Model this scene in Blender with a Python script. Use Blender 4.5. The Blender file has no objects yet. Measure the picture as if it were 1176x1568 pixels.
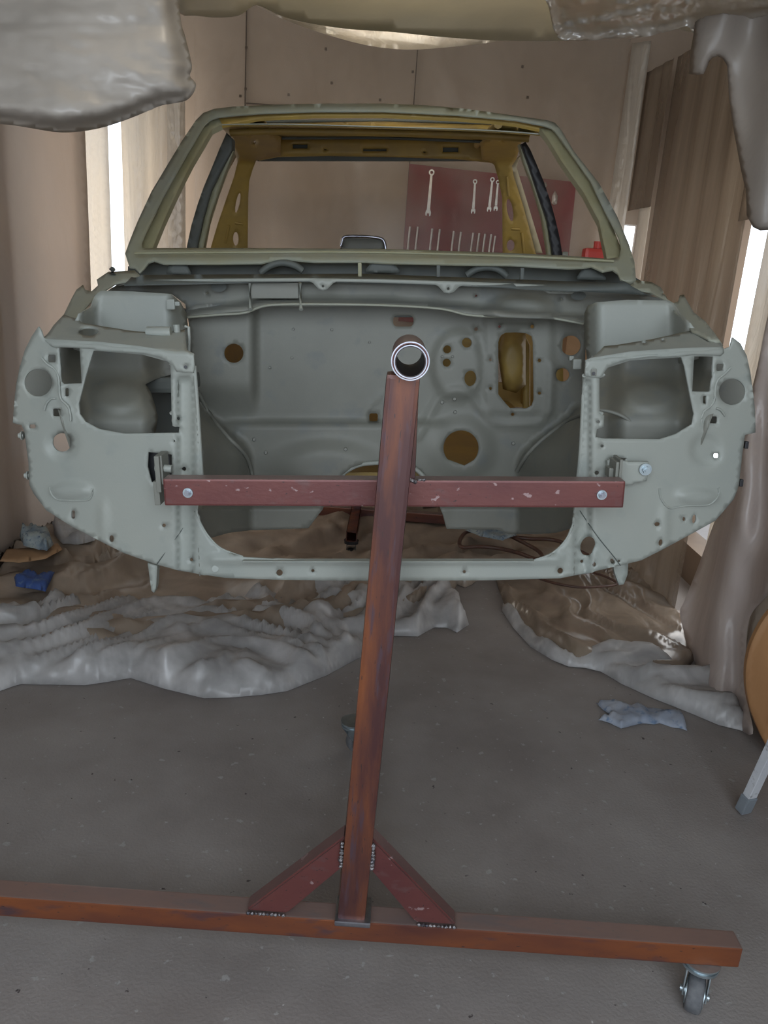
import bpy, bmesh, math, random
import numpy as np
from mathutils import Vector, Matrix, Euler, noise
from mathutils.geometry import delaunay_2d_cdt
random.seed(7)
C = bpy.context.scene.collection
sc = bpy.context.scene

# ------------------------------------------------------------------ camera, light, exposure
FPX, PITCH, ROLL, CAMH = 1200.0, math.radians(16), math.radians(4), 1.5
CAM = Vector((0, 0, CAMH))
R0 = Euler((math.radians(90) - PITCH, 0, 0)).to_matrix()
R1 = R0 @ Matrix.Rotation(ROLL, 3, 'Z')
cd = bpy.data.cameras.new('camera'); cam = bpy.data.objects.new('camera', cd); C.objects.link(cam)
cam.matrix_world = Matrix.Translation(CAM) @ R1.to_4x4()
cd.sensor_fit = 'HORIZONTAL'; cd.sensor_width = 36; cd.lens = 36 * FPX / 1176
cd.clip_start = 0.02; cd.clip_end = 100
sc.camera = cam

world = bpy.data.worlds.new('world'); sc.world = world; world.use_nodes = True
bg = world.node_tree.nodes['Background']
bg.inputs[0].default_value = (0.86, 0.93, 1.0, 1); bg.inputs[1].default_value = 2.2

def area(name, loc, rot, sx, sy, power, col):
    l = bpy.data.lights.new(name, 'AREA'); l.shape = 'RECTANGLE'; l.size = sx; l.size_y = sy
    l.energy = power; l.color = col
    o = bpy.data.objects.new(name, l); C.objects.link(o); o.location = loc; o.rotation_euler = rot
    return o
# daylight entering through the open garage doorway behind the viewer
area('doorway_daylight', (0.0, -1.0, 2.15), (math.radians(49), 0, 0), 2.9, 1.5, 58, (0.80, 0.90, 1.0))
# warm lamp above the slung ceiling film
area('ceiling_lamp', (0.1, 2.1, 2.95), (0, 0, 0), 1.3, .12, 26, (1.0, 0.87, 0.68))
# daylight through the openings in the two side walls
area('left_opening_daylight', (-1.95, 4.62, 1.45), (math.radians(90), 0, math.radians(-90)), 0.6, 1.8, 16, (1.0, 0.93, 0.84))
area('right_opening_daylight', (2.05, 4.1, 1.2), (math.radians(90), 0, math.radians(90)), 1.3, 1.6, 16, (1.0, 0.93, 0.84))

vs = sc.view_settings
vs.view_transform = 'Standard'; vs.look = 'None'; vs.gamma = 1; vs.use_curve_mapping = False
vs.exposure = -0.12

# ------------------------------------------------------------------ measuring helpers
MR = R1 @ R0.inverted()        # the car body sits level to the viewer while the room is rolled by four degrees

def ray(px, py, roll):
    d = Vector(((px - 588) / FPX, (784 - py) / FPX, -1))
    return (R1 if roll else R0) @ d
def P(px, py, Y):              # point on the body, at distance Y
    d = ray(px, py, False); return CAM + MR @ (d * (Y / d.y))
def W(px, py, Y):
    d = ray(px, py, True); return CAM + d * (Y / d.y)
def WZ(px, py, Z):
    d = ray(px, py, True); return CAM + d * ((Z - CAMH) / d.z)
def WX(px, py, X):
    d = ray(px, py, True); return CAM + d * (X / d.x)

def N3(x, y, z=0.0): return noise.noise(Vector((x, y, z)))
def ridged(x, y, z=0.0, o=4):
    s = 0; a = 1.0; f = 1.0; t = 0
    for i in range(o):
        s += a * (1 - abs(N3(x * f + 7.3 * i, y * f, z)) * 2.2); t += a; a *= .55; f *= 1.9
    return s / t
def sm(t):
    t = max(0.0, min(1.0, t)); return t * t * (3 - 2 * t)

# ------------------------------------------------------------------ materials
MT = {}
def mat(name, c1, c2=None, scale=8.0, rough=0.5, metal=0.0, bump=0.0, bscale=60.0, stretch=(1, 1, 1),
        spec=0.5, contrast=(0.35, 0.65), c3=None, detail=6, emit=None, coat=0.0, specks=None, sky_sheen=None):
    m = bpy.data.materials.new(name); m.use_nodes = True
    nt = m.node_tree; b = nt.nodes['Principled BSDF']; L = nt.links
    b.inputs['Roughness'].default_value = rough; b.inputs['Metallic'].default_value = metal
    b.inputs['Specular IOR Level'].default_value = spec
    if coat: b.inputs['Coat Weight'].default_value = coat
    tc = nt.nodes.new('ShaderNodeTexCoord'); mp = nt.nodes.new('ShaderNodeMapping')
    geo = nt.nodes.new('ShaderNodeNewGeometry')
    mp.inputs['Scale'].default_value = stretch
    L.new(geo.outputs['Position'], mp.inputs['Vector'])
    if c2 is None: c2 = tuple(v * 0.85 for v in c1)
    n = nt.nodes.new('ShaderNodeTexNoise'); n.inputs['Scale'].default_value = scale; n.inputs['Detail'].default_value = detail
    n.inputs['Roughness'].default_value = 0.6
    L.new(mp.outputs[0], n.inputs['Vector'])
    r = nt.nodes.new('ShaderNodeValToRGB')
    r.color_ramp.elements[0].position = contrast[0]; r.color_ramp.elements[0].color = (*c1, 1)
    r.color_ramp.elements[1].position = contrast[1]; r.color_ramp.elements[1].color = (*c2, 1)
    L.new(n.outputs['Fac'], r.inputs['Fac'])
    out = r.outputs['Color']
    if c3:
        n2 = nt.nodes.new('ShaderNodeTexNoise'); n2.inputs['Scale'].default_value = scale * 4.5; n2.inputs['Detail'].default_value = 8
        L.new(mp.outputs[0], n2.inputs['Vector'])
        r2 = nt.nodes.new('ShaderNodeValToRGB'); r2.color_ramp.elements[0].position = .57; r2.color_ramp.elements[1].position = .68
        L.new(n2.outputs['Fac'], r2.inputs['Fac'])
        mx = nt.nodes.new('ShaderNodeMix'); mx.data_type = 'RGBA'
        L.new(r2.outputs['Color'], mx.inputs['Factor']); L.new(out, mx.inputs['A']); mx.inputs['B'].default_value = (*c3, 1)
        out = mx.outputs['Result']
    for (scol, sscale, sthr) in (specks or []):
        n3 = nt.nodes.new('ShaderNodeTexNoise'); n3.inputs['Scale'].default_value = sscale; n3.inputs['Detail'].default_value = 3
        L.new(mp.outputs[0], n3.inputs['Vector'])
        r3 = nt.nodes.new('ShaderNodeValToRGB'); r3.color_ramp.elements[0].position = sthr; r3.color_ramp.elements[1].position = sthr + .03
        L.new(n3.outputs['Fac'], r3.inputs['Fac'])
        mx = nt.nodes.new('ShaderNodeMix'); mx.data_type = 'RGBA'
        L.new(r3.outputs['Color'], mx.inputs['Factor']); L.new(out, mx.inputs['A']); mx.inputs['B'].default_value = (*scol, 1)
        out = mx.outputs['Result']
    if sky_sheen:                                    # sky sheen painted as grey onto upward faces
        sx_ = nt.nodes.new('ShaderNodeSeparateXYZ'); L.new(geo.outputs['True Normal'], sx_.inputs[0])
        dr = nt.nodes.new('ShaderNodeMapRange'); dr.inputs['From Min'].default_value = .5; dr.inputs['From Max'].default_value = .9; dr.inputs['To Max'].default_value = sky_sheen[1]
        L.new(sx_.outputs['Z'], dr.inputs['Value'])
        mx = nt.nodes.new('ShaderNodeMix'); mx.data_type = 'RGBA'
        L.new(dr.outputs[0], mx.inputs['Factor']); L.new(out, mx.inputs['A']); mx.inputs['B'].default_value = (*sky_sheen[0], 1)
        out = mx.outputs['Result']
    L.new(out, b.inputs['Base Color'])
    if bump:
        nb = nt.nodes.new('ShaderNodeTexNoise'); nb.inputs['Scale'].default_value = bscale; nb.inputs['Detail'].default_value = 5
        L.new(mp.outputs[0], nb.inputs['Vector'])
        bp = nt.nodes.new('ShaderNodeBump'); bp.inputs['Strength'].default_value = bump; bp.inputs['Distance'].default_value = 0.01
        L.new(nb.outputs['Fac'], bp.inputs['Height']); L.new(bp.outputs[0], b.inputs['Normal'])
    if emit:
        b.inputs['Emission Color'].default_value = (*emit[0], 1); b.inputs['Emission Strength'].default_value = emit[1]
    MT[name] = m; return m

def film(name, col, opac=(0.5, 0.9), scale=3.0, stretch=(1, 1, 1), rough=0.3, trans=0.5, bump=0.5, bscale=14.0, gloss=0.12,
         col2=None, contrast=(0.35, 0.65), ridge=0):
    """thin plastic sheeting: partly see-through, partly translucent, with a soft sheen"""
    m = bpy.data.materials.new(name); m.use_nodes = True
    nt = m.node_tree; L = nt.links; nt.nodes.remove(nt.nodes['Principled BSDF'])
    out = nt.nodes['Material Output']
    geo = nt.nodes.new('ShaderNodeNewGeometry'); mp = nt.nodes.new('ShaderNodeMapping'); mp.inputs['Scale'].default_value = stretch
    L.new(geo.outputs['Position'], mp.inputs['Vector'])
    n = nt.nodes.new('ShaderNodeTexNoise'); n.inputs['Scale'].default_value = scale; n.inputs['Detail'].default_value = 5
    n.inputs['Distortion'].default_value = 0.4
    L.new(mp.outputs[0], n.inputs['Vector'])
    mr = nt.nodes.new('ShaderNodeMapRange'); mr.inputs['From Min'].default_value = contrast[0]; mr.inputs['From Max'].default_value = contrast[1]
    mr.inputs['To Min'].default_value = opac[0]; mr.inputs['To Max'].default_value = opac[1]
    L.new(n.outputs['Fac'], mr.inputs['Value'])
    cr_ = nt.nodes.new('ShaderNodeValToRGB')
    cr_.color_ramp.elements[0].position = .35; cr_.color_ramp.elements[1].position = .65
    cr_.color_ramp.elements[0].color = (*(col2 or tuple(v * .82 for v in col)), 1); cr_.color_ramp.elements[1].color = (*col, 1)
    L.new(n.outputs['Fac'], cr_.inputs['Fac'])
    nb = nt.nodes.new('ShaderNodeTexNoise'); nb.inputs['Scale'].default_value = bscale; nb.inputs['Detail'].default_value = 4
    nb.inputs['Distortion'].default_value = 1.2
    if ridge: nb.noise_type = 'RIDGED_MULTIFRACTAL'; nb.inputs['Distortion'].default_value = .5; nb.inputs['Scale'].default_value = bscale * ridge
    L.new(mp.outputs[0], nb.inputs['Vector'])
    bp = nt.nodes.new('ShaderNodeBump'); bp.inputs['Strength'].default_value = bump; bp.inputs['Distance'].default_value = 0.03
    L.new(nb.outputs['Fac'], bp.inputs['Height'])
    df = nt.nodes.new('ShaderNodeBsdfDiffuse'); tl = nt.nodes.new('ShaderNodeBsdfTranslucent')
    gl = nt.nodes.new('ShaderNodeBsdfGlossy'); gl.inputs['Roughness'].default_value = rough
    gl.inputs['Color'].default_value = (1, 1, 1, 1)
    tp = nt.nodes.new('ShaderNodeBsdfTransparent')
    for q in (df, tl): L.new(cr_.outputs['Color'], q.inputs['Color']); L.new(bp.outputs[0], q.inputs['Normal'])
    L.new(bp.outputs[0], gl.inputs['Normal'])
    m1 = nt.nodes.new('ShaderNodeMixShader'); m1.inputs[0].default_value = trans
    L.new(df.outputs[0], m1.inputs[1]); L.new(tl.outputs[0], m1.inputs[2])
    m2 = nt.nodes.new('ShaderNodeMixShader'); m2.inputs[0].default_value = gloss
    L.new(m1.outputs[0], m2.inputs[1]); L.new(gl.outputs[0], m2.inputs[2])
    m3 = nt.nodes.new('ShaderNodeMixShader')
    L.new(mr.outputs[0], m3.inputs[0]); L.new(tp.outputs[0], m3.inputs[1]); L.new(m2.outputs[0], m3.inputs[2])
    L.new(m3.outputs[0], out.inputs['Surface'])
    MT[name] = m; return m

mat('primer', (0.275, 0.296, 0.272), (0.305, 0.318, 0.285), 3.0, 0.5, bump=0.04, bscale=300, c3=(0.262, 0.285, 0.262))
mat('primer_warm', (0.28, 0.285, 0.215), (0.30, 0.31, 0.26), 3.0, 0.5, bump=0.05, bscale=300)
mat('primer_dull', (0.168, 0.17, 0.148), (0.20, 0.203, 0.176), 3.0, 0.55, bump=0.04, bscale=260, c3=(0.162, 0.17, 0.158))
mat('primer_dark_shaded', (0.075, 0.085, 0.08), (0.10, 0.11, 0.10), 6.0, 0.6)  # dark primer, deepened to paint in the shade of the scuttle recess
mat('primer_olive', (0.25, 0.24, 0.14), (0.30, 0.295, 0.20), 5.0, 0.5, stretch=(1, 1, 1))
mat('frame_green', (0.27, 0.27, 0.19), (0.27, 0.295, 0.27), 2.5, 0.4)
mat('gold', (0.42, 0.285, 0.07), (0.34, 0.235, 0.075), 9.0, 0.5, bump=0.05)
mat('gold_pale', (0.48, 0.42, 0.29), (0.42, 0.37, 0.24), 9.0, 0.5)
mat('black_metal', (0.012, 0.013, 0.016), (0.02, 0.02, 0.024), 9.0, 0.5)
mat('rust', (0.075, 0.030, 0.030), (0.26, 0.085, 0.03), 8.0, 0.36, metal=0.3, bump=0.05, bscale=120, c3=(0.085, 0.05, 0.062), stretch=(1.8, 1.8, .25), contrast=(.44, .76), specks=[((0.05, 0.03, 0.03), 160, .68)])
mat('rust_beam', (0.10, 0.036, 0.03), (0.25, 0.08, 0.03), 6.0, 0.36, metal=0.3, bump=0.05, sky_sheen=((0.27, 0.225, 0.215), .62), bscale=120, c3=(0.09, 0.05, 0.055), stretch=(.3, 1, 1), contrast=(.38, .68), specks=[((0.05, 0.03, 0.03), 160, .68)])
mat('rust_scuffed', (0.115, 0.036, 0.036), (0.155, 0.052, 0.046), 6.0, 0.38, metal=0.3, bump=0.04, sky_sheen=((0.27, 0.225, 0.215), .6), bscale=120, c3=(0.13, 0.06, 0.058), stretch=(.8, 1, 1.2), specks=[((0.32, 0.22, 0.22), 45, .665), ((0.05, 0.03, 0.03), 150, .69)])
mat('weld', (0.10, 0.10, 0.12), (0.45, 0.42, 0.42), 60.0, 0.3, metal=0.8, bump=.5, bscale=200)
mat('bare_steel', (0.42, 0.43, 0.48), (0.25, 0.26, 0.30), 30.0, 0.28, metal=0.95)
mat('zinc', (0.45, 0.52, 0.55), (0.32, 0.38, 0.42), 30.0, 0.36, metal=0.8)
mat('rubber', (0.10, 0.105, 0.115), (0.16, 0.165, 0.175), 40.0, 0.75, bump=.2)
mat('dark_rubber', (0.012, 0.012, 0.013), None, 40.0, 0.6)
mat('tube_inside', (0.02, 0.012, 0.012), (0.04, 0.02, 0.02), 20, .5)
mat('concrete', (0.185, 0.162, 0.153), (0.305, 0.282, 0.27), 1.6, 0.8, bump=0.2, bscale=120, detail=14, contrast=(.3, .7), specks=[((0.32, 0.31, 0.30), 30, .67), ((0.50, 0.49, 0.48), 75, .735), ((0.06, 0.05, 0.05), 40, .715)])
mat('plasterboard', (0.37, 0.29, 0.225), (0.41, 0.325, 0.255), 2.0, 0.75, bump=.05)
mat('wall_wood', (0.12, 0.085, 0.06), (0.16, 0.115, 0.08), 3.0, 0.7, stretch=(1, 1, .2))
mat('ceiling_paint', (0.6, 0.57, 0.50), (0.55, 0.52, 0.45), 1.5, 0.8)
mat('seam', (0.10, 0.07, 0.05), None, 9, .8)
mat('red_board', (0.21, 0.022, 0.022), (0.17, 0.02, 0.02), 4.0, 0.5)
mat('tool_steel', (0.62, 0.58, 0.54), (0.5, 0.46, 0.42), 30, .35, metal=.6)
mat('plywood', (0.42, 0.22, 0.09), (0.34, 0.17, 0.07), 5.0, 0.6, stretch=(1, 1, .25), bump=.1, c3=(0.28, 0.13, 0.05))
mat('white_paint', (0.62, 0.64, 0.67), (0.52, 0.54, 0.58), 12, .5, c3=(0.3, 0.3, 0.32))
mat('grey_plastic', (0.22, 0.25, 0.28), None, 12, .5)
mat('rag_blue', (0.24, 0.28, 0.36), (0.36, 0.39, 0.45), 7, .8, c3=(0.14, 0.20, 0.30))
mat('rag_grey', (0.34, 0.38, 0.37), (0.16, 0.22, 0.28), 14, .8, c3=(0.08, 0.12, 0.18))
mat('cloth_blue', (0.03, 0.07, 0.24), (0.05, 0.10, 0.30), 9, .8, c3=(0.10, 0.16, 0.28))
mat('hose', (0.10, 0.045, 0.03), (0.06, 0.03, 0.022), 20, .45)
mat('card', (0.36, 0.22, 0.12), (0.28, 0.17, 0.09), 6, .8)
mat('tube_glow', (0.9, 0.9, 0.85), None, 5, .5, emit=((1.0, 0.90, 0.72), 9.0))
mat('red_plastic', (0.55, 0.05, 0.04), None, 5, .4)
film('film_side', (0.60, 0.51, 0.44), (0.85, 0.97), 1.3, (1, 1, .4), 0.4, 0.3, 0.15, 5.0, 0.03, col2=(0.44, 0.36, 0.30))
film('film_right', (0.36, 0.29, 0.225), (0.55, 0.9), 5.0, (1, 1, .08), 0.3, 0.15, 0.3, 12.0, 0.06, col2=(0.20, 0.15, 0.11))
film('film_light', (0.80, 0.74, 0.66), (0.80, 0.97), 4.0, (1, 1, .2), 0.3, 0.5, 0.6, 12.0, 0.08)
film('film_ceiling', (0.72, 0.69, 0.60), (0.95, 1.0), 2.0, (1, 1, 1), 0.4, 0.5, 0.12, 5.0, 0.04)
film('film_crinkle', (0.78, 0.72, 0.64), (0.88, 1.0), 3.0, (.5, 1, 1), 0.25, 0.5, 0.9, 9.0, 0.18, ridge=.6)
film('film_hang', (0.46, 0.41, 0.365), (0.92, 1.0), 2.0, (1, 1, 1), 0.4, 0.35, 0.15, 6.0, 0.04)
film('film_sag', (0.62, 0.57, 0.515), (0.94, 1.0), 2.0, (1, 1, 1), 0.4, 0.4, 0.22, 9.0, 0.04, ridge=.35)
film('film_white', (0.66, 0.65, 0.65), (0.60, 0.95), 6.0, (1, 1, 1), 0.38, 0.3, 0.35, 9.0, 0.06, ridge=.5)
film('film_beige', (0.50, 0.41, 0.33), (0.80, 1.0), 5.0, (1, 1, 1), 0.34, 0.35, 0.35, 9.0, 0.08, ridge=.5)
film('film_brown', (0.40, 0.32, 0.25), (0.75, 1.0), 5.0, (1, 1, 1), 0.24, 0.3, 0.5, 9.0, 0.16, ridge=.6)
film('film_curtain', (0.74, 0.65, 0.61), (0.70, 0.92), 2.5, (1, 1, .3), 0.35, 0.2, 0.2, 9.0, 0.05)
film('film_clear', (0.66, 0.57, 0.48), (0.05, 0.26), 2.2, (1.2, 1, .7), 0.3, 0.3, 0.5, 5.0, 0.06, contrast=(0.42, 0.72), ridge=.5)

# ------------------------------------------------------------------ object helpers
def tag(o, label=None, cat=None, group=None, kind=None):
    if label: o['label'] = label
    if cat: o['category'] = cat
    if group: o['group'] = group
    if kind: o['kind'] = kind
    return o
def empty(name, loc, label, cat, group=None):
    o = bpy.data.objects.new(name, None); C.objects.link(o); o.location = loc; o.empty_display_size = .1
    return tag(o, label, cat, group)
def wloc(o):
    v = Vector((0, 0, 0))
    while o: v = v + Vector(o.location); o = o.parent
    return v
def link(name, verts, faces, m, parent=None, smooth=True, flat=None, label=None):
    """mesh from world-space verts; origin at its middle"""
    vs_ = [Vector(v) for v in verts]
    c = sum(vs_, Vector()) / len(vs_)
    me = bpy.data.meshes.new(name)
    me.from_pydata([v - c for v in vs_], [], faces)
    me.materials.append(MT[m] if isinstance(m, str) else m)
    for i, p in enumerate(me.polygons): p.use_smooth = smooth and not (flat and i in flat)
    me.update()
    o = bpy.data.objects.new(name, me); C.objects.link(o)
    if parent: o.parent = parent; o.location = c - wloc(parent)
    else: o.location = c
    if label: o['label'] = label
    return o
class MB:
    def __init__(s): s.v = []; s.f = []; s.fl = []
    def add(s, vs_, fs, flat=False):
        b = len(s.v); s.v += [Vector(v) for v in vs_]
        for f in fs:
            if flat: s.fl.append(len(s.f))
            s.f.append([b + i for i in f])
        return s
    def bm(s, bm):
        bm.verts.index_update(); return s.add([v.co.copy() for v in bm.verts], [[v.index for v in f.verts] for f in bm.faces])
    def box(s, c, size, rot=None, bev=0.0):
        bm = bmesh.new(); bmesh.ops.create_cube(bm, size=1)
        for v in bm.verts: v.co = Vector((v.co.x * size[0], v.co.y * size[1], v.co.z * size[2]))
        if bev: bmesh.ops.bevel(bm, geom=list(bm.edges), offset=bev, segments=2, profile=.7, affect='EDGES')
        R = (rot if rot is not None else Matrix.Identity(3))
        bm.verts.index_update()
        b = len(s.v); s.v += [R @ v.co + Vector(c) for v in bm.verts]
        for f in bm.faces: s.fl.append(len(s.f)); s.f.append([b + v.index for v in f.verts])
        bm.free(); return s
    def tube(s, pts, r, n=12, cap=True, r2=None):
        pts = [Vector(p) for p in pts]; rings = []
        up = Vector((0, 0, 1))
        for i, p in enumerate(pts):
            t = (pts[min(i + 1, len(pts) - 1)] - pts[max(i - 1, 0)]).normalized()
            a = t.cross(up)
            if a.length < .05: a = t.cross(Vector((1, 0, 0)))
            a.normalize(); b_ = t.cross(a).normalized()
            rr = r[i] if isinstance(r, (list, tuple)) else r
            rings.append([p + (a * math.cos(2 * math.pi * k / n) + b_ * math.sin(2 * math.pi * k / n)) * rr for k in range(n)])
        vs_ = [v for q in rings for v in q]; fs = []
        for i in range(len(rings) - 1):
            for k in range(n):
                fs.append([i * n + k, i * n + (k + 1) % n, (i + 1) * n + (k + 1) % n, (i + 1) * n + k])
        s.add(vs_, fs)
        if cap: s.add(rings[0], [list(range(n))], True); s.add(rings[-1], [list(range(n))], True)
        return s
    def pipe(s, c, ax, ro, ri, L, n=40):
        """open pipe with a real wall"""
        ax = Vector(ax).normalized(); a = ax.orthogonal().normalized(); b_ = ax.cross(a); c = Vector(c)
        def ring(r, t): return [c + ax * t + (a * math.cos(2 * math.pi * k / n) + b_ * math.sin(2 * math.pi * k / n)) * r for k in range(n)]
        R = [ring(ro, 0), ring(ro, L), ring(ri, L), ring(ri, 0)]
        for q in range(4):
            A, B = R[q], R[(q + 1) % 4]
            s.add(A + B, [[k, (k + 1) % n, n + (k + 1) % n, n + k] for k in range(n)], q in (1, 3))
        return s
    def build(s, name, m, parent=None, smooth=True, label=None):
        return link(name, s.v, s.f, m, parent, smooth, set(s.fl), label)

# ---- sheet metal and film traced as outlines with holes, given their own distance, relief and thickness
def circ(cx, cy, rx, ry=None, a=0, n=None):
    ry = ry or rx; n = n or max(10, min(40, int(rx * 2)))
    ca, sa = math.cos(math.radians(a)), math.sin(math.radians(a))
    return [(cx + rx * math.cos(2 * math.pi * k / n) * ca - ry * math.sin(2 * math.pi * k / n) * sa,
             cy + rx * math.cos(2 * math.pi * k / n) * sa + ry * math.sin(2 * math.pi * k / n) * ca) for k in range(n)]
def rrect(cx, cy, w, h, r=2):
    o = []
    for sx, sy, a0 in ((1, 1, 0), (-1, 1, 90), (-1, -1, 180), (1, -1, 270)):
        for k in range(4):
            a = math.radians(a0 + 30 * k); o.append((cx + sx * (w / 2 - r) + r * math.cos(a), cy + sy * (h / 2 - r) + r * math.sin(a)))
    return o
def mir(pts, dx=1176, dy=0): return [(dx - x, y + dy) for x, y in pts][::-1]
def cr(pts, n=4, closed=True):
    o = []; N = len(pts)
    for i in range(N if closed else N - 1):
        g = (lambda k: pts[k % N]) if closed else (lambda k: pts[max(0, min(N - 1, k))])
        p0, p1, p2, p3 = g(i - 1), g(i), g(i + 1), g(i + 2)
        for k in range(n):
            t = k / n
            o.append(tuple(.5 * ((2 * p1[j]) + (-p0[j] + p2[j]) * t + (2 * p0[j] - 5 * p1[j] + 4 * p2[j] - p3[j]) * t * t
                                 + (-p0[j] + 3 * p1[j] - 3 * p2[j] + p3[j]) * t ** 3) for j in range(2)))
    if not closed: o.append(pts[-1])
    return o
def inpoly(xs, ys, poly):
    r = np.zeros(len(xs), bool); n = len(poly)
    for i in range(n):
        x1, y1 = poly[i]; x2, y2 = poly[(i + 1) % n]
        if y1 == y2: continue
        c = ((y1 > ys) != (y2 > ys)) & (xs < (x2 - x1) * (ys - y1) / (y2 - y1) + x1)
        r ^= c
    return r
def edist(xs, ys, poly):
    d = np.full(len(xs), 1e9); n = len(poly)
    for i in range(n):
        x1, y1 = poly[i]; x2, y2 = poly[(i + 1) % n]
        dx, dy = x2 - x1, y2 - y1; L2 = dx * dx + dy * dy + 1e-9
        t = np.clip(((xs - x1) * dx + (ys - y1) * dy) / L2, 0, 1)
        d = np.minimum(d, np.hypot(xs - x1 - t * dx, ys - y1 - t * dy))
    return d
def resample(poly, res):
    o = []; n = len(poly)
    for i in range(n):
        a, b = poly[i], poly[(i + 1) % n]; L = math.hypot(b[0] - a[0], b[1] - a[1]); k = max(1, int(round(L / res)))
        for j in range(k): o.append((a[0] + (b[0] - a[0]) * j / k, a[1] + (b[1] - a[1]) * j / k))
    return o
def tri(outline, holes, res):
    loops = [resample(outline, res)] + [resample(h, max(res, 3)) for h in holes]
    ox = [p[0] for p in outline]; oy = [p[1] for p in outline]
    gx, gy = [], []
    y = min(oy) + res / 2; k = 0
    while y < max(oy):
        x = min(ox) + (res / 2 if k % 2 else 0)
        while x < max(ox): gx.append(x); gy.append(y); x += res
        y += res * .87; k += 1
    gx = np.array(gx); gy = np.array(gy); keep = inpoly(gx, gy, outline)
    gx, gy = gx[keep], gy[keep]
    for q in loops:
        if len(gx) == 0: break
        kk = edist(gx, gy, q) > res * .5; gx, gy = gx[kk], gy[kk]
    for h in holes:
        kk = ~inpoly(gx, gy, h); gx, gy = gx[kk], gy[kk]
    vs_ = []; ed = []
    for q in loops:
        b = len(vs_); vs_ += [Vector(p) for p in q]; ed += [(b + i, b + (i + 1) % len(q)) for i in range(len(q))]
    vs_ += [Vector((float(a), float(b))) for a, b in zip(gx, gy)]
    r = delaunay_2d_cdt(vs_, ed, [], 0, 1e-4)
    V = np.array([(v.x, v.y) for v in r[0]]); F = [list(f) for f in r[2]]
    cx = np.array([V[f, 0].mean() for f in F]); cy = np.array([V[f, 1].mean() for f in F])
    ok = inpoly(cx, cy, outline)
    for h in holes: ok &= ~inpoly(cx, cy, h)
    F = [f for f, k_ in zip(F, ok) if k_]
    used = sorted({i for f in F for i in f}); mp_ = {u: i for i, u in enumerate(used)}
    return V[used], [[mp_[i] for i in f] for f in F]
def sheet(name, outline, pf, m, parent=None, holes=(), res=8, th=0.0025, label=None):
    """pf(px, py, d) -> world point, d = distance to the outline"""
    V, F = tri(outline, list(holes), res)
    D = edist(V[:, 0], V[:, 1], outline)
    pts = [Vector(pf(float(a), float(b), float(d))) for (a, b), d in zip(V, D)]
    n = len(pts); nor = [Vector() for _ in pts]
    for f in F:
        q = (pts[f[1]] - pts[f[0]]).cross(pts[f[2]] - pts[f[0]])
        if q.dot(pts[f[0]] - CAM) < 0: q = -q
        for i in f: nor[i] += q
    back = [p + (q.normalized() if q.length > 0 else Vector((0, 1, 0))) * th for p, q in zip(pts, nor)]
    ec = {}
    for f in F:
        for i in range(3):
            a, b = f[i], f[(i + 1) % 3]; ec[(a, b)] = ec.get((a, b), 0) + 1
    rim = [(a, b) for (a, b) in ec if (b, a) not in ec]
    faces = F + [[i + n for i in f[::-1]] for f in F]
    fl = set(range(len(faces), len(faces) + len(rim)))
    faces = faces + [[a, b, b + n, a + n][::-1] for a, b in rim]
    return link(name, pts + back, faces, m, parent, True, fl, label)
def bump(px, py, cx, cy, rx, ry, h, soft=.35):
    d = math.hypot((px - cx) / rx, (py - cy) / ry)
    return h * sm((1 + soft - d) / (2 * soft))
def segd(px, py, a, b):
    dx, dy = b[0] - a[0], b[1] - a[1]; t = max(0, min(1, ((px - a[0]) * dx + (py - a[1]) * dy) / (dx * dx + dy * dy)))
    return math.hypot(px - a[0] - t * dx, py - a[1] - t * dy)
def bead(px, py, line, w, h):
    d = min(segd(px, py, line[i], line[i + 1]) for i in range(len(line) - 1))
    return h * sm(1 - d / w)

# ================================================================== THE SETTING
def wallbox(name, boxes, m):
    b = MB()
    for (x0, x1, y0, y1, z0, z1) in boxes: b.box(((x0 + x1) / 2, (y0 + y1) / 2, (z0 + z1) / 2), (x1 - x0, y1 - y0, z1 - z0))
    return tag(b.build(name, m, smooth=False), kind='structure')
ZC = 3.15
wallbox('floor', [(-3.2, 3.2, -3.0, 6.0, -0.1, 0.0)], 'concrete')
wallbox('ceiling', [(-2.15, 1.9, -1.5, 5.15, ZC, ZC + .1)], 'ceiling_paint')
wallbox('wall_back', [(-1.60, 1.275, 5.05, 5.15, 0, ZC), (1.275, 1.42, 5.05, 5.15, 1.96, ZC), (1.275, 1.42, 5.05, 5.15, 0, .2), (1.42, 1.9, 5.05, 5.15, 0, ZC), (-2.15, -1.60, 5.05, 5.15, 2.5, ZC)], 'plasterboard')
wallbox('wall_left', [(-2.15, -2.05, -1.5, 4.15, 0, ZC), (-2.15, -2.05, 4.15, 5.05, 2.5, ZC)], 'wall_wood')
wallbox('wall_right', [(1.75, 1.9, -1.5, 3.35, 0, ZC), (1.75, 1.9, 4.60, 5.05, 0, ZC), (1.75, 1.9, 3.35, 4.60, 2.03, ZC), (1.75, 1.9, 3.35, 4.60, 0, .2)], 'wall_wood')
wallbox('wall_front', [(-2.15, -1.5, -1.6, -1.5, 0, ZC), (1.65, 1.9, -1.6, -1.5, 0, ZC), (-1.5, 1.65, -1.6, -1.5, 2.7, ZC)], 'plasterboard')
# plasterboard joints and screw heads on the back wall
b = MB()
b.box((-.977, 5.046, 2.3), (.006, .01, 1.7)); b.box((.007, 5.046, 2.3), (.006, .01, 1.7))
b.box((-.80, 5.046, 2.475), (.34, .01, .006))
tag(b.build('trim_1', 'seam', smooth=False), kind='structure')
b = MB()
for px, py in ((377, 73), (376, 136), (368, 147), (442, 145), (632, 110), (800, 102), (808, 149), (508, 127), (582, 153), (499, 75)):
    b.box(W(px, py, 5.046), (.014, .006, .014))
tag(b.build('trim_2', 'seam', smooth=False), kind='structure')

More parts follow.
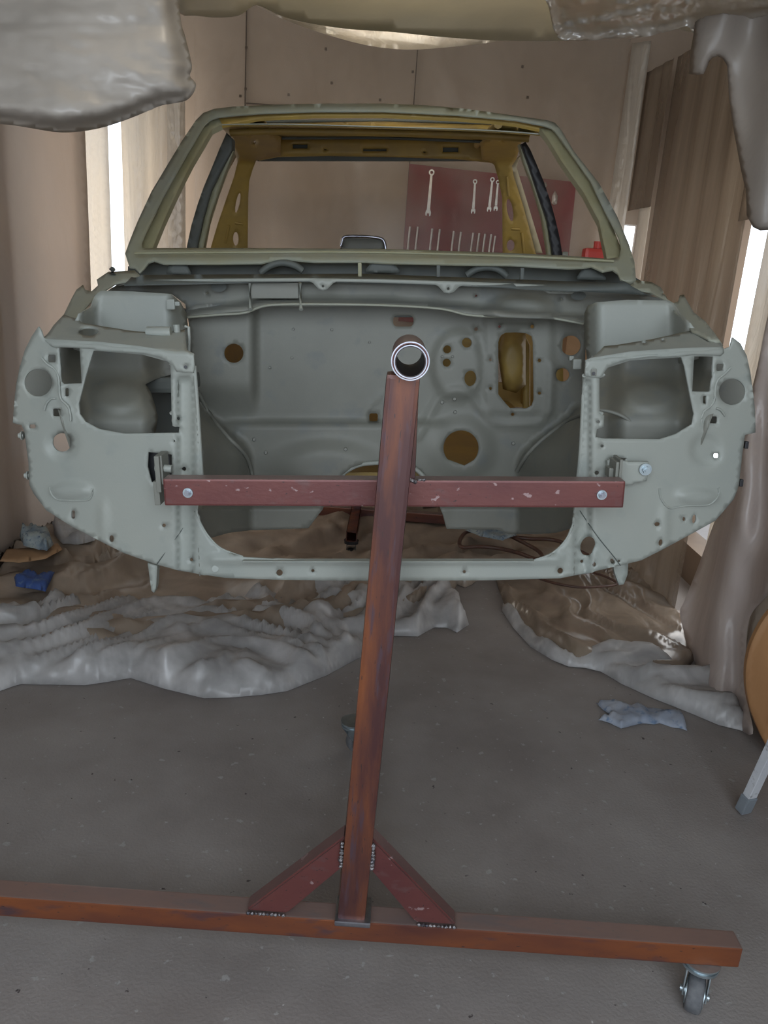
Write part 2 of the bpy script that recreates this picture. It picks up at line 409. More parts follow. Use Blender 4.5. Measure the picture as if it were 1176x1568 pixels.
# ================================================================== FRONT STAND
SX, SY = 0.0, 1.434
st = empty('rotisserie_stand', (SX, SY, 0), 'rust-brown welded steel stand with post, wheeled base and crossbar in front of the car', 'stand')
bx0, bx1 = -1.10, 0.846
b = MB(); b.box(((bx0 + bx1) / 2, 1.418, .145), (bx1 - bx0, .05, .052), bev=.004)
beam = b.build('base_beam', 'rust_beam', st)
b = MB(); b.box((.004, 1.414, .764), (.06, .06, 1.18), Matrix.Rotation(math.radians(1.3), 3, 'Y'), bev=.008)
post = b.build('post', 'rust', st)
# welded foot collar and weld beads
def weldline(a, c, n, r, parent, name='weld_bead'):
    b = MB(); a, c = Vector(a), Vector(c)
    for i in range(n):
        p = a.lerp(c, (i + .5) / n); bm = bmesh.new()
        bmesh.ops.create_uvsphere(bm, u_segments=7, v_segments=5, radius=r * random.uniform(.8, 1.2))
        for v in bm.verts: v.co = Vector((v.co.x, v.co.y * .8, v.co.z * .8)) + p + Vector((random.uniform(-1, 1), 0, random.uniform(-1, 1))) * r * .25
        b.bm(bm); bm.free()
    return b.build(name, 'weld', parent)
xm = -.006
b = MB(); b.box((xm, 1.414, .178), (.078, .076, .014), bev=.004); b.build('foot_collar', 'bare_steel', st)
# braces either side
for s in (-1, 1):
    a = Vector((xm + s * .028, 1.418, .368)); c = Vector((xm + s * (.222 if s < 0 else .215), 1.418, .176))
    d = (c - a).normalized(); n_ = Vector((-d.z * s, 0, d.x * s)).normalized()
    if n_.z < 0: n_ = -n_

    up0, lo0 = a + Vector((0, 0, .018)), a + Vector((0, 0, -.060))
    q = [lo0, up0, c + Vector((s * .012, 0, .0)), c + Vector((s * -.078, 0, 0))]
    v = [p + Vector((0, -.022, 0)) for p in q] + [p + Vector((0, .022, 0)) for p in q]
    bm = bmesh.new(); vv = [bm.verts.new(p) for p in v]
    for f in ((0, 1, 2, 3), (7, 6, 5, 4), (0, 4, 5, 1), (1, 5, 6, 2), (2, 6, 7, 3), (3, 7, 4, 0)): bm.faces.new([vv[i] for i in f])
    bmesh.ops.recalc_face_normals(bm, faces=bm.faces)
    bmesh.ops.bevel(bm, geom=list(bm.edges), offset=.004, segments=2, affect='EDGES')
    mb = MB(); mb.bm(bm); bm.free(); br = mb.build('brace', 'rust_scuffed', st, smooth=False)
    weldline((xm + s * .033, 1.388, .378), (xm + s * .033, 1.388, .312), 8, .0055, br)
    weldline(c + Vector((s * .01, -.026, -.001)), c + Vector((-s * .075, -.026, -.001)), 10, .0045, br)
# rear leg of the stand, running back under the car
qy = WZ(531, 1146, 0)
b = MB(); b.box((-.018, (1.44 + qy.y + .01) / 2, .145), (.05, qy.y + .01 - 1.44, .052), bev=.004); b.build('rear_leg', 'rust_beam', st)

def caster(c, top, yaw, parent, ms=('zinc', 'rubber')):
    """swivel caster: plate, fork with two cheeks, wheel with tread and hub, axle bolt"""
    R = Matrix.Rotation(yaw, 3, 'Z'); c = Vector(c)
    r = .042; wz = r; off = -.022
    def T(x, y, z): return c + R @ Vector((x, y, z))
    e = MB()
    for k, (rr, z0, z1) in enumerate(((.042, top - .004, top), (.036, top - .012, top - .004), (.040, top - .018, top - .012))):
        e.tube([T(0, 0, z0), T(0, 0, z1)], rr, 28)
    root = e.build('caster', ms[0], parent)
    # fork: top bridge and two cheeks
    f = MB()
    for s in (-1, 1):
        pr = [(-.026, top - .016), (.026, top - .016), (.030, top - .032), (off + .016, wz - .008), (off, wz - .016), (off - .014, wz - .006), (off - .012, wz + .02), (-.030, top - .034)]
        out = [T(s * .0255, y, z) for y, z in pr]; inn = [T(s * .0228, y, z) for y, z in pr]; n = len(pr)
        f.add(out + inn, [list(range(n)), [n + i for i in range(n)][::-1]] + [[i, (i + 1) % n, n + (i + 1) % n, n + i] for i in range(n)], True)
    f.box(T(0, 0, top - .0175), (.051, .054, .003), R)
    f.build('fork', ms[0], root)
    w = MB()
    prof = [(-.0175, .026), (-.0175, .035), (-.014, .040), (-.007, r), (.007, r), (.014, .040), (.0175, .035), (.0175, .026)]
    n = 36; vs_ = []
    for (x, rr) in prof: vs_ += [T(x, off + rr * math.cos(2 * math.pi * k / n), wz + rr * math.sin(2 * math.pi * k / n)) for k in range(n)]
    fs = []
    for i in range(len(prof)):
        j = (i + 1) % len(prof)
        for k in range(n): fs.append([i * n + k, i * n + (k + 1) % n, j * n + (k + 1) % n, j * n + k])
    w.add(vs_, fs); w.build('wheel', ms[1], root)
    h = MB(); h.tube([T(-.0195, off, wz), T(.0195, off, wz)], .0275, 28); h.tube([T(-.0215, off, wz), T(.0215, off, wz)], .014, 16); h.build('hub', 'zinc', root)
    a = MB(); a.tube([T(-.031, off, wz), T(.031, off, wz)], .004, 10); a.tube([T(-.0305, off, wz), T(-.0255, off, wz)], .0075, 6); a.tube([T(.0255, off, wz), T(.0305, off, wz)], .0075, 6)
    a.build('axle_bolt', 'zinc', root)
    return root
caster((.772, 1.414, 0), .119, math.radians(-24), st)
caster((-1.03, 1.418, 0), .119, math.radians(12), st)
caster((-.052, qy.y - .02, 0), .119, math.radians(118), st)

# pivot: outer sleeve on the post, inner pipe turning in it, arm and crossbar level with the car
pc = W(628.5, 554, 1.335)
ax = Vector((0, 1, 0))
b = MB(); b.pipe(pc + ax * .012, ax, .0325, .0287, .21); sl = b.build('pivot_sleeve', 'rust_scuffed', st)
b = MB(); b.pipe(pc + ax * .0105, ax, .0328, .0308, .002); b.build('ground_rim', 'bare_steel', sl)
b = MB(); b.pipe(pc + ax * .0, ax, .0278, .0245, .215); ip = b.build('pivot_pipe', 'tube_inside', st)
b = MB(); b.pipe(pc + ax * -.0012, ax, .0281, .0262, .002); b.build('ground_rim', 'bare_steel', ip)
YB = 1.515
pa = P(622, 600, YB + .005); pb_ = P(614, 745, YB + .005)
dz = (P(622, 600, YB) - P(622, 700, YB)).normalized()
Rc = MR
b = MB(); top_ = P(622, 572, YB); bot_ = P(616, 731, YB); mid = (top_ + bot_) / 2
zz = (top_ - bot_).normalized(); yy = Vector((0, 1, 0)); xx = yy.cross(zz).normalized(); yy = zz.cross(xx)
RA = Matrix((xx, yy, zz)).transposed()
b.box(mid, (.05, .05, (top_ - bot_).length), RA, bev=.006); b.build('turning_arm', 'rust', st)
cl, cr_ = P(250.5, 754, YB - .022), P(956.5, 757.5, YB - .022)
xx = (cr_ - cl).normalized(); zz = Vector((0, 0, 1)); yy = zz.cross(xx).normalized(); zz = xx.cross(yy)
RB = Matrix((xx, yy, zz)).transposed()
def onbar(px, y=0, z=0):
    t = (px - 250.5) / (956.5 - 250.5); return cl.lerp(cr_, t) + yy * y + zz * z
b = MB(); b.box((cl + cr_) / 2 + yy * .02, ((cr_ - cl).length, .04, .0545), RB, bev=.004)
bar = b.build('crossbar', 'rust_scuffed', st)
for px in (288, 921):
    b = MB(); b.tube([onbar(px, -.0035, 0), onbar(px, 0, 0)], .0098, 24); b.build('washer', 'zinc', bar)
    b = MB(); b.tube([onbar(px, -.009, 0), onbar(px, -.003, 0)], .0068, 6); b.tube([onbar(px, -.012, 0), onbar(px, -.009, 0)], [.004, .0035], 14); b.build('bolt', 'bare_steel', bar)
weldline(onbar(626, -.002, .030), onbar(636, -.002, .024), 6, .005, bar)
weldline(onbar(640, .0, .028), onbar(650, .0, .028), 5, .003, bar)

# ================================================================== REAR STAND (under the tail of the car)
s2 = empty('rotisserie_stand', WZ(538, 822, 0.12) * 1, 'brown steel stand with black caster under the rear of the car', 'stand')
o = WZ(538, 822, .155); s2.location = (o.x, o.y, 0)
b = MB(); cx, cy = o.x, o.y
for (dx, dzz, sx, sz) in ((0, .027, .06, .004), (0, -.027, .06, .004), (-.028, 0, .004, .058), (.028, 0, .004, .058)):
    b.box((cx + dx, cy + .235, .155 + dzz), (sx, .47, sz))
b.build('front_leg', 'rust', s2, smooth=False)
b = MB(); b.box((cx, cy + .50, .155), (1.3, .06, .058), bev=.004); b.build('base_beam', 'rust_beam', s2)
b = MB(); b.box((cx, cy + .50, .75), (.06, .06, 1.15), bev=.006); b.build('post', 'rust', s2)
caster((cx, cy + .035, 0), .125, math.radians(4), s2, ('black_metal', 'dark_rubber'))
for s in (-1, 1): caster((cx + s * .6, cy + .50, 0), .125, math.radians(20), s2, ('black_metal', 'dark_rubber'))
# ================================================================== THE CAR BODY
car = empty('car_body', (0, 2.7, .85), 'stripped pale green-grey car body shell without doors, wings or bonnet, held up by the crossbar', 'car body')
def Yp(px, py):                                     # front panel bows back a little towards the wings
    a = abs(px - 588) / 568.0
    return 1.585 + .10 * a ** 3
LX, RX = [], []
def relief_front(px, py, mirror=False):
    y = Yp(px, py); x = 1176 - px if px > 588 else px
    yy_ = py - (0 if px < 588 else 11 * max(0, (px - 900) / 270) + 2)
    y -= bump(x, yy_, 108, 752, 30, 11, .012, .3)                               # pressed oval
    y -= bump(x, yy_, 158, 795, 7, 26, .006, .6)
    y += bump(x, yy_, 95, 680, 22, 22, .010, .25)
    y -= bead(x, yy_, [(64, 548), (74, 560), (86, 575), (91, 592), (93, 612), (103, 622), (108, 645)], 5, .006)
    y -= bead(x, yy_, [(68, 630), (72, 617), (82, 611)], 5, .005)
    if 272 < x < 297 and yy_ > 575: y += .022 * sm((x - 270) / 5) * sm((299 - x) / 5) * sm((yy_ - 572) / 12)
    y += bead(x, yy_, [(241, 866), (299, 782)], 2.4, .005)
    y += bead(x, yy_, [(306, 885), (305, 833)], 2.4, .004)
    if py > 850 and 320 < px < 860: y -= .010 * sm((866 - py) / 5)               # rolled lip along the opening
    return y
OUT_L = [(59, 500), (49, 514), (38, 536), (30, 563), (24.5, 590), (21, 625), (19.6, 648), (33, 651), (37, 660), (43.5, 708), (45, 743),
         (52, 757), (71, 781.5), (109, 806), (152, 828), (190, 847), (240, 864.5), (275, 874), (318, 881), (345, 885), (430, 888), (588, 889.5)]
OUT_R = [(757, 888.5), (858, 885.5), (905, 876), (949, 866), (982, 858), (1010, 844), (1059, 817.5), (1096, 797), (1124, 764), (1131.5, 743),
         (1137, 694), (1141, 666), (1157, 662.5), (1156.5, 630), (1153, 599), (1149, 570), (1143.6, 545), (1134, 526), (1122, 516.5), (1118, 531), (1110, 534)]
IN_R = [(1098, 531), (1040, 533), (965, 538), (905, 548), (897, 552), (894.5, 575), (892, 631), (889, 690), (884, 735), (880, 780), (878, 804), (866, 829), (846, 847), (822, 856), (815, 859), (760, 861), (619, 861)]
IN_L = [(565, 860), (462, 858.5), (372.6, 853), (339, 841), (319.6, 823), (308, 803), (301, 780), (309, 735), (306, 690), (303, 640), (299, 578), (297.5, 552), (296, 544),
        (270, 539), (215, 530), (150, 523), (90, 520), (71, 519), (66.7, 517), (63, 506)]
HEAD_L = [(143, 537), (218, 543), (261, 555), (262, 600), (262.6, 632), (264, 652), (275, 654), (275, 662.6), (190.5, 664), (152, 657), (131, 646), (122, 634), (120.5, 618), (125, 601), (131, 577)]
HEAD_R = [(918, 579), (931, 563), (965, 552), (1043, 547), (1048, 561), (1056, 602), (1062.5, 634), (1059, 650), (1034.7, 664.8), (1010.5, 672.5), (922, 671.5), (912, 669), (914, 657), (924.5, 654), (925, 636), (918, 634)]
QL = [(90, 532), (122, 533), (125, 587), (98, 588), (94.5, 584)]
QR = [(1063, 545.5), (1092, 546), (1088.5, 597), (1086, 600), (1060, 599.5)]
holes = [HEAD_L, HEAD_R, QL, QR, circ(58.5, 586, 21), circ(1121, 600, 20), circ(95, 677.6, 14.3), rrect(79.5, 549, 11, 12), rrect(87, 631.6, 12, 12),
         rrect(1102.5, 562.6, 10.5, 11), rrect(1092.5, 643, 11, 11), rrect(102.6, 600.5, 5, 13), rrect(1079, 612, 5, 12), rrect(49.5, 653, 10, 6, 2.5),
         rrect(1096, 697.6, 7, 7), rrect(112, 788, 5.5, 13, 2.5), circ(171, 825, 3.6, 5.6), circ(251, 804.6, 3), circ(293, 857, 2.6),
         [(227, 692), (263, 696), (263, 729), (240, 741), (232, 738), (226, 715)], circ(428, 877, 5), circ(479, 874, 2.6), circ(711, 875.5, 2.6),
         circ(1063, 795, 3, 7, 6), circ(1047.6, 795, 2.3, 3.2), circ(1006, 802.6, 4, 3.4), circ(1011.6, 831, 3.2, 5.2, 8), circ(900, 836, 11, 15, 20),
         circ(891, 859.6, 2.6), circ(909, 864.5, 3.8), circ(948, 859, 2), circ(938, 860, 3.2, 5, -30), circ(914, 724, 3.4), circ(858, 874, 4.6),
         [(931, 704), (945, 701), (960, 701), (956, 707), (944, 722), (932, 716)], circ(282, 718, 3.2), circ(268, 675.5, 2.4), circ(922, 683, 2.6),
         circ(273, 641, 2.6), circ(916, 646, 2.6)]
front = sheet('front_panel', OUT_L + OUT_R + IN_R + IN_L, lambda x, y, d: P(x, y, relief_front(x, y)), 'primer', car, holes, res=6.5, th=.003)

# upper support beams above each headlamp opening: front lip, then a top face running back
def beam_sheet(name, pts, holes, crease, slope):
    def f(x, y, d):
        c = crease(x); base = Yp(x, y) - .004
        return P(x, y, base + max(0, c - y) * slope)
    return sheet(name, pts, f, 'primer', car, holes, res=5, th=.003)
def lin(a, b): return lambda x: a[1] + (b[1] - a[1]) * (x - a[0]) / (b[0] - a[0])
UBL = [(66, 517), (71, 513), (82, 500), (98, 482), (120, 489), (125, 494), (160, 500), (205, 507), (240, 509), (262, 508), (283, 504), (284, 515), (286, 536), (296.5, 541), (298, 560), (296, 571),
       (284, 570), (270, 569), (264, 559), (248, 548), (218, 541), (150, 537), (143, 534), (92, 531), (86, 533), (78, 530), (70, 522)]
UBR = [(1108, 533), (1098, 516), (1070, 508), (1058, 506), (1000, 519), (945, 528), (925, 530), (915, 540), (908, 547), (897, 551), (896, 575), (909, 578), (920, 579), (930, 563), (942, 557), (965, 549),
       (1000, 546), (1048, 545), (1062, 543), (1094, 544), (1104, 545), (1109, 540)]
beam_sheet('headlamp_beam', UBL, [circ(135.5, 507.5, 15.5, 6.5), circ(284, 560, 3.4)], lin((66, 520), (290, 541)), .0045)
beam_sheet('headlamp_beam', UBR, [circ(986, 523.5, 3.6, 2), circ(1015, 520.5, 2.2, 1.2), circ(909, 570, 3.2)], lin((897, 551), (1109, 534)), .0045)
# wing rails running from the front corners back to the scuttle
def rail_f(x, y, d):
    t = (520 - y) / 108.0
    return P(x, y, 1.60 + .10 + .55 * max(0, t))
sheet('wing_rail', [(71, 514), (82, 498), (98, 481), (110, 456), (117, 443.5), (127, 436), (131, 444), (140, 446), (150, 437), (148, 428), (166, 416), (206, 414), (214, 421), (205, 429), (178, 434), (165, 442), (144, 457), (125, 479), (120, 488), (122, 497), (96, 500)],
      rail_f, 'primer_warm', car, [], res=5, th=.003)
sheet('wing_rail', [(1108, 530), (1096, 512), (1080, 492), (1062, 478), (1047, 451), (1041, 452), (1038, 462), (1031, 464), (1022, 458), (1012, 440), (998, 432), (975, 429), (965, 437), (968, 442), (995, 447), (1015, 458), (1030, 463), (1032, 478), (1050, 492), (1059, 507), (1070, 512), (1085, 520)],
      rail_f, 'primer_warm', car, [circ(1016, 449, 1.6)], res=5, th=.003)
# strut towers behind the beams
def tower_f(x, y, d):
    xm = x if x < 588 else 1176 - x
    Y = 1.98 - .10 * sm((470 - y) / 30) * 0 + .0 + .12 * sm((xm - 255) / 40) - .16 * sm((150 - xm) / 30)
    Y -= .03 * math.cos((y - 500) / 60)
    return P(x, y, Y)
TL = [(140, 470), (146, 452), (153, 445), (200, 446), (262, 450), (276, 462), (286, 480), (290, 520), (291, 575), (262, 590), (215, 560), (150, 545), (112, 535), (110, 497), (122, 480)]
TR = [(1040, 480), (1032, 464), (1020, 460), (960, 459), (912, 463), (900, 468), (895, 480), (895, 520), (900, 560), (925, 590), (960, 575), (1020, 560), (1070, 550), (1072, 510), (1056, 495)]
sheet('strut_tower', TL, tower_f, 'primer', car, [], res=7, th=.003)
sheet('strut_tower', TR, tower_f, 'primer', car, [], res=7, th=.003)
# inner wings seen through the headlamp openings: pressed wheel arch with a round boss
def inw(x, y, d):
    xm = x if x < 588 else 1176 - x
    Y = 1.90 - .16 * sm((y - 560) / 90) - .10 * sm((140 - xm) / 50) - bump(xm, y, 180, 606, 40, 22, .018, .25)
    Y += .06 * sm((xm - 215) / 40)
    return P(x, y, Y)
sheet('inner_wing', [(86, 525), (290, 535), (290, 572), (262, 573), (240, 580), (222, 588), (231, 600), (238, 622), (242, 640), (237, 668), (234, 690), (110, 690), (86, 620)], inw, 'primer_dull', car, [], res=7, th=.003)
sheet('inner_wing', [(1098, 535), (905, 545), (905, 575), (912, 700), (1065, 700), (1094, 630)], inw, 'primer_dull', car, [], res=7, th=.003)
# dark steering rail glimpsed low behind the left lamp opening, then a shade sheet
b = MB(); b.box(P(262, 585, 2.0), (.12, .14, .04), MR, bev=.012); b.build('chassis_rail', 'primer_dark_shaded', car)
sheet('shade_sheet', [(214, 572), (300, 572), (304, 690), (222, 690), (222, 640)], lambda x, y, d: P(x, y, 2.06), 'primer_dark_shaded', car, [], res=8, th=.004)  # dark sheet added to stand for the shade behind the opening
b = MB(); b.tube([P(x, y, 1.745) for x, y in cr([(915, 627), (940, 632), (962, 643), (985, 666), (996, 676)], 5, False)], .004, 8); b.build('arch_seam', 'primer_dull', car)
b = MB(); b.box(P(925, 640, 2.02), (.10, .10, .10), MR, bev=.012); b.build('chassis_rail', 'primer_dark_shaded', car)

# firewall with aprons curving forward to the front panel
def fw(x, y, d=0):
    Y = 2.22
    xl = 300 if y < 600 else 300 + 85 * sm((y - 600) / 100)
    xr = 885 if y < 610 else 885 - 93 * sm((y - 610) / 100)
    if x < xl: Y -= .50 * ((xl - x) / (xl - 286 + 8)) if xl > 305 else 0
    if x > xr: Y -= .50 * ((x - xr) / (898 - xr + 8)) if xr < 880 else 0
    if y < 640: Y -= .05 * sm((398 - x) / 16) * sm((645 - y) / 60)                # stepped left bay
    Y -= .035 * sm((y - 640) / 14) * sm((700 - x) / 60) * (1 if 330 < x < 720 else 0) * sm((x - 330) / 40)
    Y -= bump(x, y, 500, 715, 75, 34, .03, .5)
    line = [(640, 668), (655, 640), (673, 606), (700, 597), (722, 604), (738, 628), (752, 646), (778, 650), (826, 648), (842, 628), (846, 560)]
    Y -= bead(x, y, line, 9, .010)
    Y -= bump(x, y, 700, 560, 38, 52, .018, .2)
    Y -= bump(x, y, 706, 686, 46, 44, .022, .35)
    Y -= .008 * sm((x - 741) / 3) * sm((848 - x) / 4) * sm((640 - y) / 12) * sm((y - 486) / 3)
    Y -= bump(x, y, 797, 480, 40, 14, .03, .5)
    Y -= bead(x, y, [(556, 640), (566, 620), (582, 605)], 5, .006)
    if y > 775: Y -= .10
    return Y
FW = [(286, 474), (300, 466), (600, 458), (675, 462), (760, 470), (895, 482), (897, 520), (894, 640), (889, 700), (884, 760), (878, 808), (850, 816), (822, 818), (779, 818), (762, 811), (684, 810), (679, 790), (668, 762), (650, 730), (632, 715), (600, 708), (560, 709),
      (538, 716), (518, 732), (506, 752), (494, 780), (472, 809), (384, 812), (350, 816), (322, 824), (308, 803), (302, 780), (308, 730), (302, 640), (297, 570), (291, 545), (290, 505)]
fwh = [circ(358, 541, 14.7), rrect(572, 639, 13, 12, 3), rrect(617.6, 491.5, 31, 17, 6), circ(684.7, 535, 6.3), circ(684, 555.5, 6.3), circ(715, 524.5, 7.8), circ(720.5, 579.5, 9.5, 12),
       circ(729, 504, 3), [(706 + 27 * math.cos(a), 686 + 27 * math.sin(a)) for a in [math.radians(q) for q in range(140, 405, 12)]] + [(711, 713)],
       [(763, 524), (766, 514), (774, 509.5), (790, 509), (806, 510.5), (814, 515), (816, 524), (817, 612), (814, 621), (806, 625.5), (781, 625), (771, 614), (763, 604)],
       circ(765, 500, 2.2), circ(815, 500, 2.8), circ(826, 552, 2.8), circ(826, 602, 2.6), circ(785, 634.5, 2.6), circ(751, 551, 2.2), circ(751, 595, 2.4), circ(874, 529, 15.2), circ(861.5, 574, 10.3)]
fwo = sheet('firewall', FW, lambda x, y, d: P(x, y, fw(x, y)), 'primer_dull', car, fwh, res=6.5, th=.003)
# light lip of the tunnel arch under the firewall
b = MB(); pts = [P(x, y, 2.165) for x, y in cr([(508, 745), (520, 730), (538, 717), (560, 710), (600, 709), (632, 716), (650, 731), (660, 745)], 4, False)]
b.tube(pts, .0065, 8); b.build('tunnel_lip', 'primer', fwo)
for (x, y) in ((449, 504), (508, 505), (566, 524), (413, 563), (389, 673), (407, 693), (529, 688), (677, 616), (696, 611), (697, 631), (786, 679), (677, 546), (693, 546), (447, 548)):
    b = MB(); r = .0055 if y > 600 else .0038
    yy0 = fw(x, y) - .001
    b.tube([P(x, y, yy0 - .007), P(x, y, yy0 + .002)], [r * .75, r], 14); b.build('rivet', 'primer_dull', fwo)
# long curved seam of each wheel arch
for pts_ in ([(893, 634), (872, 643), (850, 658), (825, 678), (806, 698), (791, 722)], [(303, 600), (325, 640), (350, 670), (378, 700), (388, 735)]):
    b = MB(); b.tube([P(x, y, fw(x, y) - .012) for x, y in cr(pts_, 5, False)], .006, 8); b.build('arch_seam', 'primer_dull', fwo)
b = MB(); b.box(P(882, 557, 2.08), (.022, .03, .026), MR, bev=.004); b.box(P(874, 548, 2.09), (.012, .02, .012), MR, bev=.003); b.build('clip', 'primer', fwo)
b = MB(); b.box(P(262.5, 466, 1.94), (.02, .02, .024), MR, bev=.003); b.box(P(272, 465, 1.94), (.012, .012, .010), MR, bev=.002); b.build('clip', 'primer', car)
# small stays at the inner ends of the beams
b = MB(); b.tube([P(x, y, 1.74) for x, y in [(270, 497), (271, 506), (272, 530)]], .008, 8); b.tube([P(x, y, 1.74) for x, y in [(283, 500), (289, 501), (290, 520), (289, 548)]], .0035, 8); b.build('stay', 'primer', car)
b = MB(); b.tube([P(x, y, 1.72) for x, y in [(225, 509), (248, 510), (262, 509)]], [.012, .014, .012], 12); b.build('stay', 'primer', car)
# slim inner posts of the headlamp openings, a step behind the front panel
for pts_ in ([(261, 556), (271, 566), (271, 590), (268, 628), (262, 634)], [(925, 573), (915, 580), (914, 600), (915, 630), (922, 634)]):
    b = MB(); b.tube([P(x, y, Yp(x, y) + .012) for x, y in pts_], .0048, 8); b.build('lamp_flange', 'primer', front)

# cowl: lip with drooping tabs, recessed face, lower ledge
LIP = [(177, 433), (204, 429.5), (300, 427), (460, 426), (580, 427.5), (700, 431), (782, 434), (880, 438.5), (960, 440.5), (995, 446), (1004, 452), (985, 454), (960, 447), (905, 445.5), (886, 445.5), (880, 447), (876, 450), (840, 449.5), (831, 444), (782, 440),
       (708, 437.5), (703, 439), (695, 447), (688, 449.5), (680, 448), (671, 438), (667, 436), (580, 433), (515, 431.5), (510, 433.5), (501, 443), (495, 445), (488, 443), (479, 433), (474, 431), (300, 432), (204, 434), (178, 438)]
def lipf(x, y, d): return P(x, y, 2.07 + .10 * ((x - 588) / 420) ** 2)
sheet('cowl_lip', LIP, lipf, 'primer', car, [circ(494.5, 438, 2), circ(686.5, 442, 2.2), circ(843.5, 444.5, 1.5), circ(867, 445, 1.5)], res=6, th=.004)
def cowlf(x, y, d):
    Y = 2.16 + .06 * ((x - 588) / 420) ** 2
    lo = 467 if x < 600 else 467 + (x - 600) * .085
    if x < 410: lo = 467 + (410 - x) * .13
    t = (y - (lo - 12)) / 12
    Y -= .07 * sm(t)
    Y -= bump(x, y, 797, 478, 50, 22, .04, .35)
    return P(x, y, Y)
sheet('cowl_face', [(181, 435), (300, 429), (600, 430), (800, 438), (960, 444), (1008, 456), (1030, 463), (1000, 470), (900, 470), (897, 494), (834, 486), (730, 484), (675, 473), (600, 467.5), (410, 467.5), (375, 478), (286, 485), (284, 466), (262, 450), (200, 446), (163, 446)],
      cowlf, 'primer_dull', car, [circ(729, 453, 1.8), circ(860, 458, 1.6), circ(317, 449, 2)], res=6, th=.003)
b = MB(); b.tube([P(x, y, 2.085 + .06 * ((x - 588) / 420) ** 2) for x, y in cr([(286, 486), (335, 482), (375, 479), (412, 467.5), (500, 466), (600, 468), (675, 473), (715, 482), (760, 485), (834, 486), (893, 496)], 5, False)], .0032, 8)
b.build('ledge_seam', 'primer_warm', car)
for x0, y0, w_, h_ in ((335, 438.5, 12, 8.5), (885.5, 452.5, 12, 7)):
    b = MB(); b.v = []; 
    n = 24; c0 = [P(x0 + w_ * math.cos(2 * math.pi * k / n), y0 + h_ * math.sin(2 * math.pi * k / n), 2.165) for k in range(n)]; c1 = [P(x0 + w_ * math.cos(2 * math.pi * k / n), y0 + h_ * math.sin(2 * math.pi * k / n), 2.150) for k in range(n)]
    b.add(c0 + c1, [list(range(n, 2 * n))] + [[k, (k + 1) % n, n + (k + 1) % n, n + k] for k in range(n)], True); b.build('blanking_plug', 'primer_dark_shaded', car)
b = MB(); b.box(P(421, 445, 2.13), (.125, .012, .040), MR, bev=.003); b.build('cowl_plate', 'primer_dull', car)
for px in (382, 459.5):
    b = MB(); b.tube([P(px, 433, 2.11), P(px + .5, 452, 2.12), P(px + 1, 466, 2.09), P(px + 1.5, 474, 2.08)], [.0045, .0028, .0035, .0055], 8); b.build('cowl_strap', 'primer', car)

# trough between the lip and the windscreen frame
def tro(x, y, d): return P(x, y, 2.36)
sheet('scuttle_panel', [(196, 408), (215, 399), (560, 396), (900, 405), (965, 420), (985, 432), (975, 446), (700, 440), (400, 434), (195, 436)], tro, 'primer_dark_shaded', car, [], res=10, th=.003)
sheet('scuttle_shelf', [(190, 436), (204, 421), (560, 419), (960, 434), (992, 452), (700, 436), (460, 430)], lambda x, y, d: P(x, y, 2.08 + max(0, (434 - y)) * .011), 'primer_dark_shaded', car, [], res=10, th=.003)
def arch(pts_, w, Y, m='primer_dark_shaded', name='scuttle_arch'):
    b = MB(); b.tube([P(x, y, Y) for x, y in cr(pts_, 5, False)], w, 8); b.build(name, m, car)
arch([(399, 418), (412, 408), (430, 402.5), (450, 406), (464, 415)], .010, 2.29)
arch([(714, 422), (728, 413), (746, 409.5), (763, 413), (776, 423)], .010, 2.29)
for pts_ in ([(255, 415), (262, 402), (275, 397), (284, 402), (292, 417)], [(560, 413), (570, 401), (585, 397), (600, 401), (612, 414)], [(884, 424), (893, 410), (903, 408), (914, 413), (928, 425)]):
    sheet('hinge_plate', cr(pts_, 4, False) + [(pts_[-1][0], pts_[-1][1] + 4), (pts_[0][0], pts_[0][1] + 4)], lambda x, y, d: P(x, y, 2.29), 'primer_dark_shaded', car, [], res=5, th=.004)
for px in (551, 671, 799):
    b = MB(); yb = 402 + (px - 551) * .032; b.box((P(px, yb, 2.2) + P(px, yb + 22, 2.2)) / 2, (.010, .014, .036), MR, bev=.002); b.build('scuttle_clip', 'primer_olive' if px < 600 else 'primer_dark_shaded', car)

# windscreen frame: raked ring, base rail with scalloped lower edge
def wsf(x, y, d=0, off=0.0):
    t = (404 - y) / 240.0
    return 2.27 + .60 * max(-.1, t) + off
def wf(off): return lambda x, y, d: P(x, y, wsf(x, y, d, off))
WO = [(191.5, 388), (200, 365), (210.6, 339), (232, 293), (256.5, 252), (279, 215), (300, 184), (311, 173), (328, 166.5), (358.6, 163), (425, 160), (500, 158.5), (588, 158.5), (650, 161), (713, 166.5), (789, 177), (838, 184), (850, 188), (858, 197),
      (878.6, 231), (917, 280), (945, 331), (963, 374), (971.7, 402), (974, 430), (966, 436), (950, 428), (946, 419), (938, 413), (923, 416), (905, 408), (893, 410), (870, 411), (780, 406), (700, 405), (600, 403), (560, 401), (480, 401), (460, 399), (440, 396.5), (420, 398), (400, 403), (330, 404), (250, 404), (236, 399), (228, 402), (222, 410), (214, 418), (206, 410), (198, 409)]
WI = [(218, 380), (217, 372), (221, 362), (249, 303), (282, 244), (312.6, 192), (321, 184), (333, 179.5), (360, 176.5), (399, 173.5), (480, 170.5), (588, 170.5), (700, 176), (789, 184), (832, 192), (844, 196), (850.5, 202), (873.5, 234), (904, 277), (926, 323), (947.5, 364), (951, 380), (948, 394), (930, 396), (860, 391), (772, 387), (588, 381), (300, 379.5)]
wfr = sheet('windscreen_frame', WO, lambda x, y, d: P(x, y, wsf(x, y) + (bead(x, y, [(215, 392), (560, 389), (900, 401)], 4, .008))), 'frame_green', car, [WI], res=6, th=.004)
